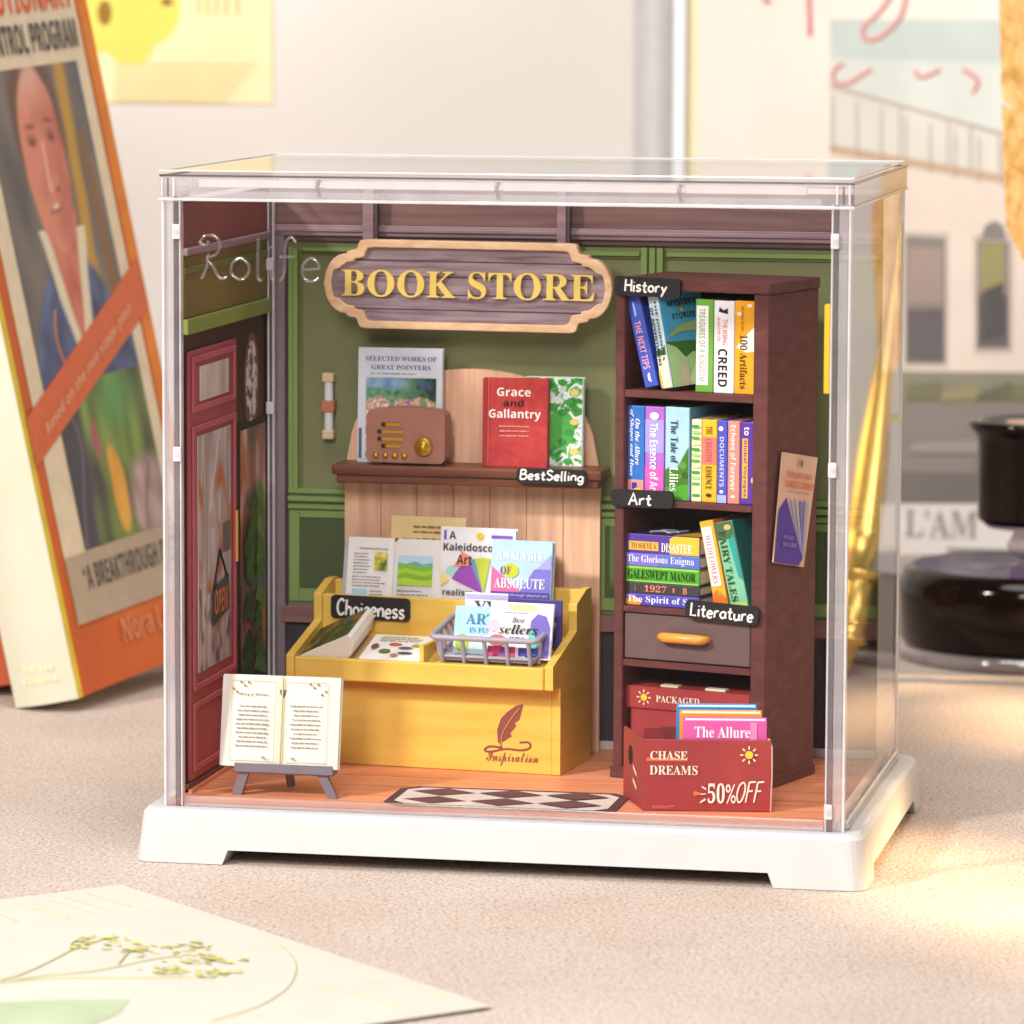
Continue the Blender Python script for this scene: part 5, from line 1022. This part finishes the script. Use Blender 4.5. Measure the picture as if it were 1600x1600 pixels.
# cover: cream panel, painted portrait and a second picture (built up from brush strokes), slanted band, caption
cvp([(.10, .25), (1.02, .25), (1.02, 2.93), (.10, 2.93)], CM)
cvp([(1.035, .02), (1.115, .02), (1.115, 2.93), (1.035, 2.93)], '#e5842f')  # brighter orange strip paints the lit margin of the cover
cvp([(.20, 1.10), (.94, 1.10), (.94, 2.26), (.20, 2.26)], '#6a625e')
cvp([(.26, .50), (.94, .50), (.94, 1.15), (.26, 1.15)], '#5a5250')
def portrait(y, z):
    y += .012*grain(y, z, 14, 6, 3); z += .02*grain(y, z, 9, 9, 7)
    c = mixc(C3('#5c5653'), C3('#857a6e'), .5+.9*grain(y, z, 9, 2.5))
    c = mixc(c, C3('#c2922f'), (1-abs(y-.76-.06*(z-1.7))/.055)*1.6); c = mixc(c, C3('#8a5c30'), (1-abs(y-.87)/.045)*1.2*(z < 2.0)); c = mixc(c, C3('#4c5660'), (y-.86)*9*(z > 1.9))
    coat = (1.16+.44*max(0, 1-((y-.57)/.40)**2)-z)/.05
    c = mixc(c, mixc(C3('#39405f'), C3('#5a668e'), .5+grain(y, z, 16, 7, 5)), coat); c = mixc(c, C3('#7fa0d0'), .6*max(0, 1-abs(coat-1.2))*max(0, grain(y, z, 8, 8, 9)+.4))
    c = mixc(c, C3('#4a4a52'), el_(y, z, .57, 1.16, .10, .12, .4)); c = mixc(c, C3('#d98a34'), (1-abs(y-.40+.03*math.sin(z*16))/.010)*1.5*(1.12 < z < 1.38))
    c = mixc(c, C3('#6b4a3a'), el_(y, z, .55, 2.05, .205, .32, .2))                                               # hair
    if 1.20 < z < 1.72:
        c = mixc(c, mixc(C3('#c2624c'), C3('#d67e66'), .5+grain(y, z, 20, 8, 2)), (1-abs(y-.57)/((z-1.16)*.24+.01))/.15)   # throat
        c = mixc(c, C3('#e6d8b8'), (1-abs(abs(y-.57)-((z-1.16)*.25+.02))/.036)/.4*(z < 1.66))                          # collar
    f_ = el_(y, z, .555, 1.92, .165, .36, .10)
    sk = mixc(C3('#dd8a70'), C3('#b9604c'), (y-.50)*4+.6*grain(y, z, 12, 8, 1)); sk = mixc(sk, C3('#e6b29a'), (z-2.08)*5); sk = mixc(sk, C3('#cf6450'), el_(y, z, .48, 1.84, .06, .06, .9)*.7+el_(y, z, .64, 1.84, .06, .06, .9)*.6)
    sk = mixc(sk, C3('#f0b8a0'), (1-abs(y-.555)/.016)*.9*(1.80 < z < 1.99)); sk = mixc(sk, C3('#8a4236'), el_(y, z, .60, 1.80, .03, .02, .8))
    for ey in (.485, .63): sk = mixc(sk, C3('#a8584a'), el_(y, z, ey, 2.0, .05, .035, .7)); sk = mixc(sk, C3('#4a2a26'), el_(y, z, ey, 1.995, .024, .012, .6)); sk = mixc(sk, C3('#7a4034'), el_(y, z, ey, 2.05, .05, .012, .7))
    sk = mixc(sk, C3('#9a3c38'), el_(y, z, .56, 1.725, .055, .022, .6)); sk = mixc(sk, C3('#f2dcb8'), el_(y, z, .56, 1.733, .03, .014, .5))
    return mixc(c, sk, f_)
def garden(y, z):
    y += .03*grain(y, z, 7, 4, 3); z += .03*grain(y, z, 6, 6, 8)
    c = mixc(C3('#4a4a2c'), C3('#86a04c'), .5+1.1*grain(y, z, 12, 4)); c = mixc(c, C3('#5e9a54'), el_(y, z, .70, 1.02, .2, .16, .7)*.8); c = mixc(c, C3('#4a424c'), (.47-y-.1*grain(y, z, 5, 3, 4))/.08); c = mixc(c, C3('#8a8088'), (1-abs(y-.33-.05*math.sin(z*9))/.012)*.7)
    c = mixc(c, C3('#a86064'), el_(y, z, .50, .88, .045, .10, .5)); c = mixc(c, mixc(C3('#9a7e7a'), C3('#c4a8a0'), .5+grain(y, z, 16, 10, 6)), el_(y, z, .84, .60, .2, .2, .3)); c = mixc(c, C3('#5a484a'), (1-abs(y-.80-(z-.6)*.4)/.012)*.8*(z < .75))
    return mixc(c, mixc(C3('#d9962c'), C3('#e8b04a'), .5+grain(y, z, 14, 8, 2)), el_(y, z, .60, .68, .06, .17, .2))
L0_ = .0009+.0006*(mb.l+1)
picture('portrait_print', cv, CP, .20, 1.10, .94, 2.26, 74, 116, portrait, L0_); picture('garden_print', cv, CP, .26, .50, .94, 1.10, 60, 56, garden, L0_)
mb.l += 3
cvp([(0.03, .84), (.03, 1.02), (1.10, 1.50), (1.10, 1.30)], mat('#d8683a', .45)); cvp([(.10, .25), (1.02, .25), (1.02, .495), (.10, .495)], CM2)
mb.l += 1
mb.text('REVOLUTIONARY', (.06, 2.46, 1.0, 2.60), mat('#dd5a2c', .5), 'bold', CP); mb.text('THE CONTROL PROGRAM', (.10, 2.31, .98, 2.42), mat('#4a4648', .5), 'bold', CP); mb.text('“A BREAKTHROUGH DIET”', (.20, .36, .96, .45), mat('#5a5250', .5), 'bold', CP)
mb.text('Nora Lane', (.40, .13, .90, .22), mat('#d98a64', .5), 'bold', CP)
vs, fs, _ = glyphs('Based on the two stage plan', 'bold'); mb.l += 1
mb.add([CP.p(.15+a*.8, .93+a*.36+b*.055, .0009+.0006*mb.l) for a, b in vs], fs, mat('#eab08c', .5)); mb.build('cover_print', cv)
# neighbour book to its left
t = thing('paperback', 'dark orange paperback at the left edge of the photo behind the cream spine', 'book', T((bp.x-.36, bp.y+.20, DESK_Z+.002)) @ RZ(8) @ RY(-10))
mb = MB(); mb.box(0, 0, 0, .30, .010, 2.2, mat('#b5532e', .5)); mb.box(0, .0102, 0, .010, 1.1, 2.2, mat('#b5532e', .5)); mb.box(.29, .0102, 0, .30, 1.1, 2.2, mat('#b5532e', .5)); mb.build('cover', t, .004); MB().box(.011, .011, .004, .289, 1.09, 2.19, PAGE).build('pages', t)

# ================================================================== INKWELL AND QUILL, RIGHT
ic = at(1606, 985, y=4.75); IX, IY = ic.x, 4.75
t = thing('inkwell', 'round black glass inkwell with a clear foot and a tall black cup', 'inkwell', T((IX, IY, DESK_Z)))
def iz(py): return at(1606, py, y=4.75).z-DESK_Z
BG = mat('#150b07', .10, .22, .3, 5); CLR = clear_mat('clear glass foot', '#e6dcdc', .22, '#e9dede', .05, f0=.1); PURP = mat('#241f66', .12, .5, .3, 3)
rb = IX-at(1402, 985, y=4.75).x
MB().lathe([(rb*.96, .002), (rb, .02), (rb, .055), (rb*.93, .06)], CLR, 56).build('clear_foot', t)
MB().lathe([(rb*.92, .061), (rb*.985, .085), (rb*.99, .30), (rb*.95, .35), (rb*.88, .365)], BG, 56).build('base', t)
MB().lathe([(rb*.875, .3655), (rb*.6, .362), (rb*.3, .372), (.001, .375)], PURP, 56).build('ink_dish', t)
z1_, z2_, z3_ = iz(868), iz(818), iz(655); rc_ = IX-at(1527, 740, y=4.75).x
MB().lathe([(.05, .376), (.042, .40), (.07, z1_), (.088, z1_+.04), (.06, z2_-.03), (rc_*.8, z2_-.012), (rc_*.86, z2_)], CLR, 40).build('glass_stem', t)
MB().lathe([(rc_*.85, z2_+.001), (rc_*.96, z2_+.015), (rc_*.98, z2_+.03), (rc_*1.0, z3_-.085), (rc_*1.03, z3_-.06), (rc_*1.15, z3_-.035), (rc_*1.19, z3_-.02), (rc_*1.17, z3_-.004), (rc_*1.06, z3_), (rc_*.95, z3_-.01)], BG, 48).build('cup', t)
mb = MB(); mb.lathe([(rc_*.94, z3_-.012), (.001, z3_-.008)], mat('#c98f80', .4), 40); mb.rect(-.02, -.15, .3, .15, mat('#d3d22c', .4), Plane((0, 0, z3_-.006), (1, 0, 0), (0, 1, 0))); mb.build('cup_top', t)

nib = at(1732, 1064, y=4.05); top_ = at(1690, -330, y=5.2); nib.z = max(nib.z, DESK_Z+.003)
t = thing('quill_pen', 'gold feather quill pen leaning beside the inkwell at the right edge', 'quill pen', T(nib))
axis = (top_-nib).normalized(); GOLDP = mat('#ffd070', .25, .7, .06, metal=.8)
L = lambda s: axis*s
pr = [(0, .004), (.10, .03), (.115, .062), (.135, .062), (.145, .045), (.20, .058), (.34, .056), (.36, .048), (.365, .082), (.39, .082), (.395, .056), (.55, .066), (.85, .060), (1.10, .042), (1.30, .028), (1.5, .014), (3.0, .009), (4.0, .003)]
MB().tube([L(s) for s, r_ in pr], [r_ for s, r_ in pr], GOLDP, 16).build('holder', t)
FE = ramp_mat('golden feather', [(.3, '#bd8a44'), (.5, '#d9a862'), (.7, '#e8c488')], (1, 1, .25), 26, 5, .5, .4, rot=(0, R(35), 0))
sd = Vector((1, .25, 0)); sd = (sd-axis*sd.dot(axis)).normalized(); ou = axis.cross(sd)
mb = MB(); rn = random.Random(9); prev = None
N = 90
for sgn in (-1, 1):
    for i in range(N):
        s0 = 1.10+2.7*i/N; s1 = s0+2.7/N*1.6
        f = i/N; wd = .345*min(1, .35+4*f)*(1-max(0, f-.75)*1.6)*rn.uniform(.985, 1.0)-(.03 if i in (31, 52) else 0)
        wd *= .38 if sgn > 0 else 1
        a0 = L(s0); a1 = L(s1); b1 = L(s1+.22)+sd*sgn*wd+ou*(.05*f+rn.uniform(-.004, .004)); b0 = L(s0+.22)+sd*sgn*wd+ou*(.05*f+rn.uniform(-.004, .004)); off = ou*(.0015*(i % 3))
        mb.add([a0+off, a1+off, b1+off, b0+off], [(0, 1, 2, 3)], FE)
mb.build('feather', t)

# ================================================================== BOTANICAL CARD IN FRONT
A = at(190, 1386, z=DESK_Z+.004); B = at(768, 1576, z=DESK_Z+.004)
u = (B-A); u.z = 0; Lc = u.length; u.normalize(); v = Vector((u.y, -u.x, 0))
t = thing('botanical_card', 'cream card with a yellow green flower drawing on the desk in front', 'card', Matrix(((u.x, -v.x, 0, A.x), (u.y, -v.y, 0, A.y), (0, 0, 1, DESK_Z+.0012), (0, 0, 0, 1))))
KP = Plane((0, 0, .010), (1, 0, 0), (0, 1, 0)); CI = t.matrix_world.inverted()
def kp(px, py): p = CI @ at(px, py, z=DESK_Z+.011); return p.x, p.y
mb = MB(); mb.prism([(0, 0), (Lc, 0), (Lc, -2.2), (0, -2.2)], KP, .004, mat('#cdc8bd', .7, .2, .03, 5)); mb.build('sheet', t)
mb = MB(); mb.prism([(.02, -.03), (Lc-.02, -.012), (Lc-.004, -2.1), (.02, -2.1)], Plane((0, 0, .0052), (1, 0, 0), (0, 1, 0)), .004, mat('#d9bd98', .7)); mb.build('back_leaf', t)
mb = MB(); LNS = mat('#cbb892', .7)
for a0, b0 in (((20, 1412), (108, 1436)), ((78, 1408), (150, 1428)), ((102, 1403), (170, 1424)), ((135, 1396), (205, 1417)), ((0, 1430), (28, 1441))):
    mb.tube([KP.p(*kp(*a0), .001), KP.p(*kp(*b0), .001)], .0022, LNS, 5)
for a0, b0 in (((495, 1540), (640, 1578)), ((570, 1531), (600, 1538)), ((640, 1542), (700, 1560))): mb.tube([KP.p(*kp(*a0), .001), KP.p(*kp(*b0), .001)], .0022, LNS, 5)
mb.tube([KP.p(*kp(*q_), .001) for q_ in catmull([(400, 1462), (440, 1480), (462, 1510), (448, 1545), (400, 1575), (330, 1597)])], .003, mat('#d2c3a0', .7), 5)
mb.build('caption_lines', t)
mb = MB(); STM = mat('#b3b07e', .7); YF = mat('#d3cc82', .7, .2, .2, 30)
for pts in ([(0, 1533), (30, 1525), (75, 1505), (120, 1482), (165, 1468)], [(0, 1537), (60, 1527), (150, 1518), (240, 1500), (300, 1492)], [(0, 1536), (90, 1530), (200, 1529), (300, 1528)], [(185, 1508), (200, 1490), (215, 1482)], [(110, 1488), (112, 1476), (125, 1468)]): mb.tube([KP.p(*kp(*q_), .0005) for q_ in catmull(pts)], .0038, STM, 5)
rn = random.Random(2)
for cx, cy, n_, sx_, sy_ in ((150, 1470, 26, 40, 9), (210, 1485, 26, 40, 9), (290, 1480, 26, 45, 8), (330, 1502, 30, 60, 7), (265, 1518, 26, 45, 6), (340, 1522, 20, 40, 5)):
    for k in range(n_): p_ = kp(cx+rn.gauss(0, sx_*.5), cy+rn.gauss(0, sy_*.6)); r_ = rn.uniform(.006, .013); mb.ell(p_[0], p_[1], r_*1.5, r_*.8, YF if k % 3 else STM, KP, 7, lift=.0015+.0002*k)
p0 = [kp(*q_) for q_ in ((-60, 1570), (60, 1564), (203, 1562), (185, 1585), (120, 1612), (-60, 1640))]; mb.poly(p0, mat('#b2bf9f', .7, .2, .1, 6), KP); mb.build('plant_drawing', t)

for ob in bpy.data.objects: ob.select_set(False)
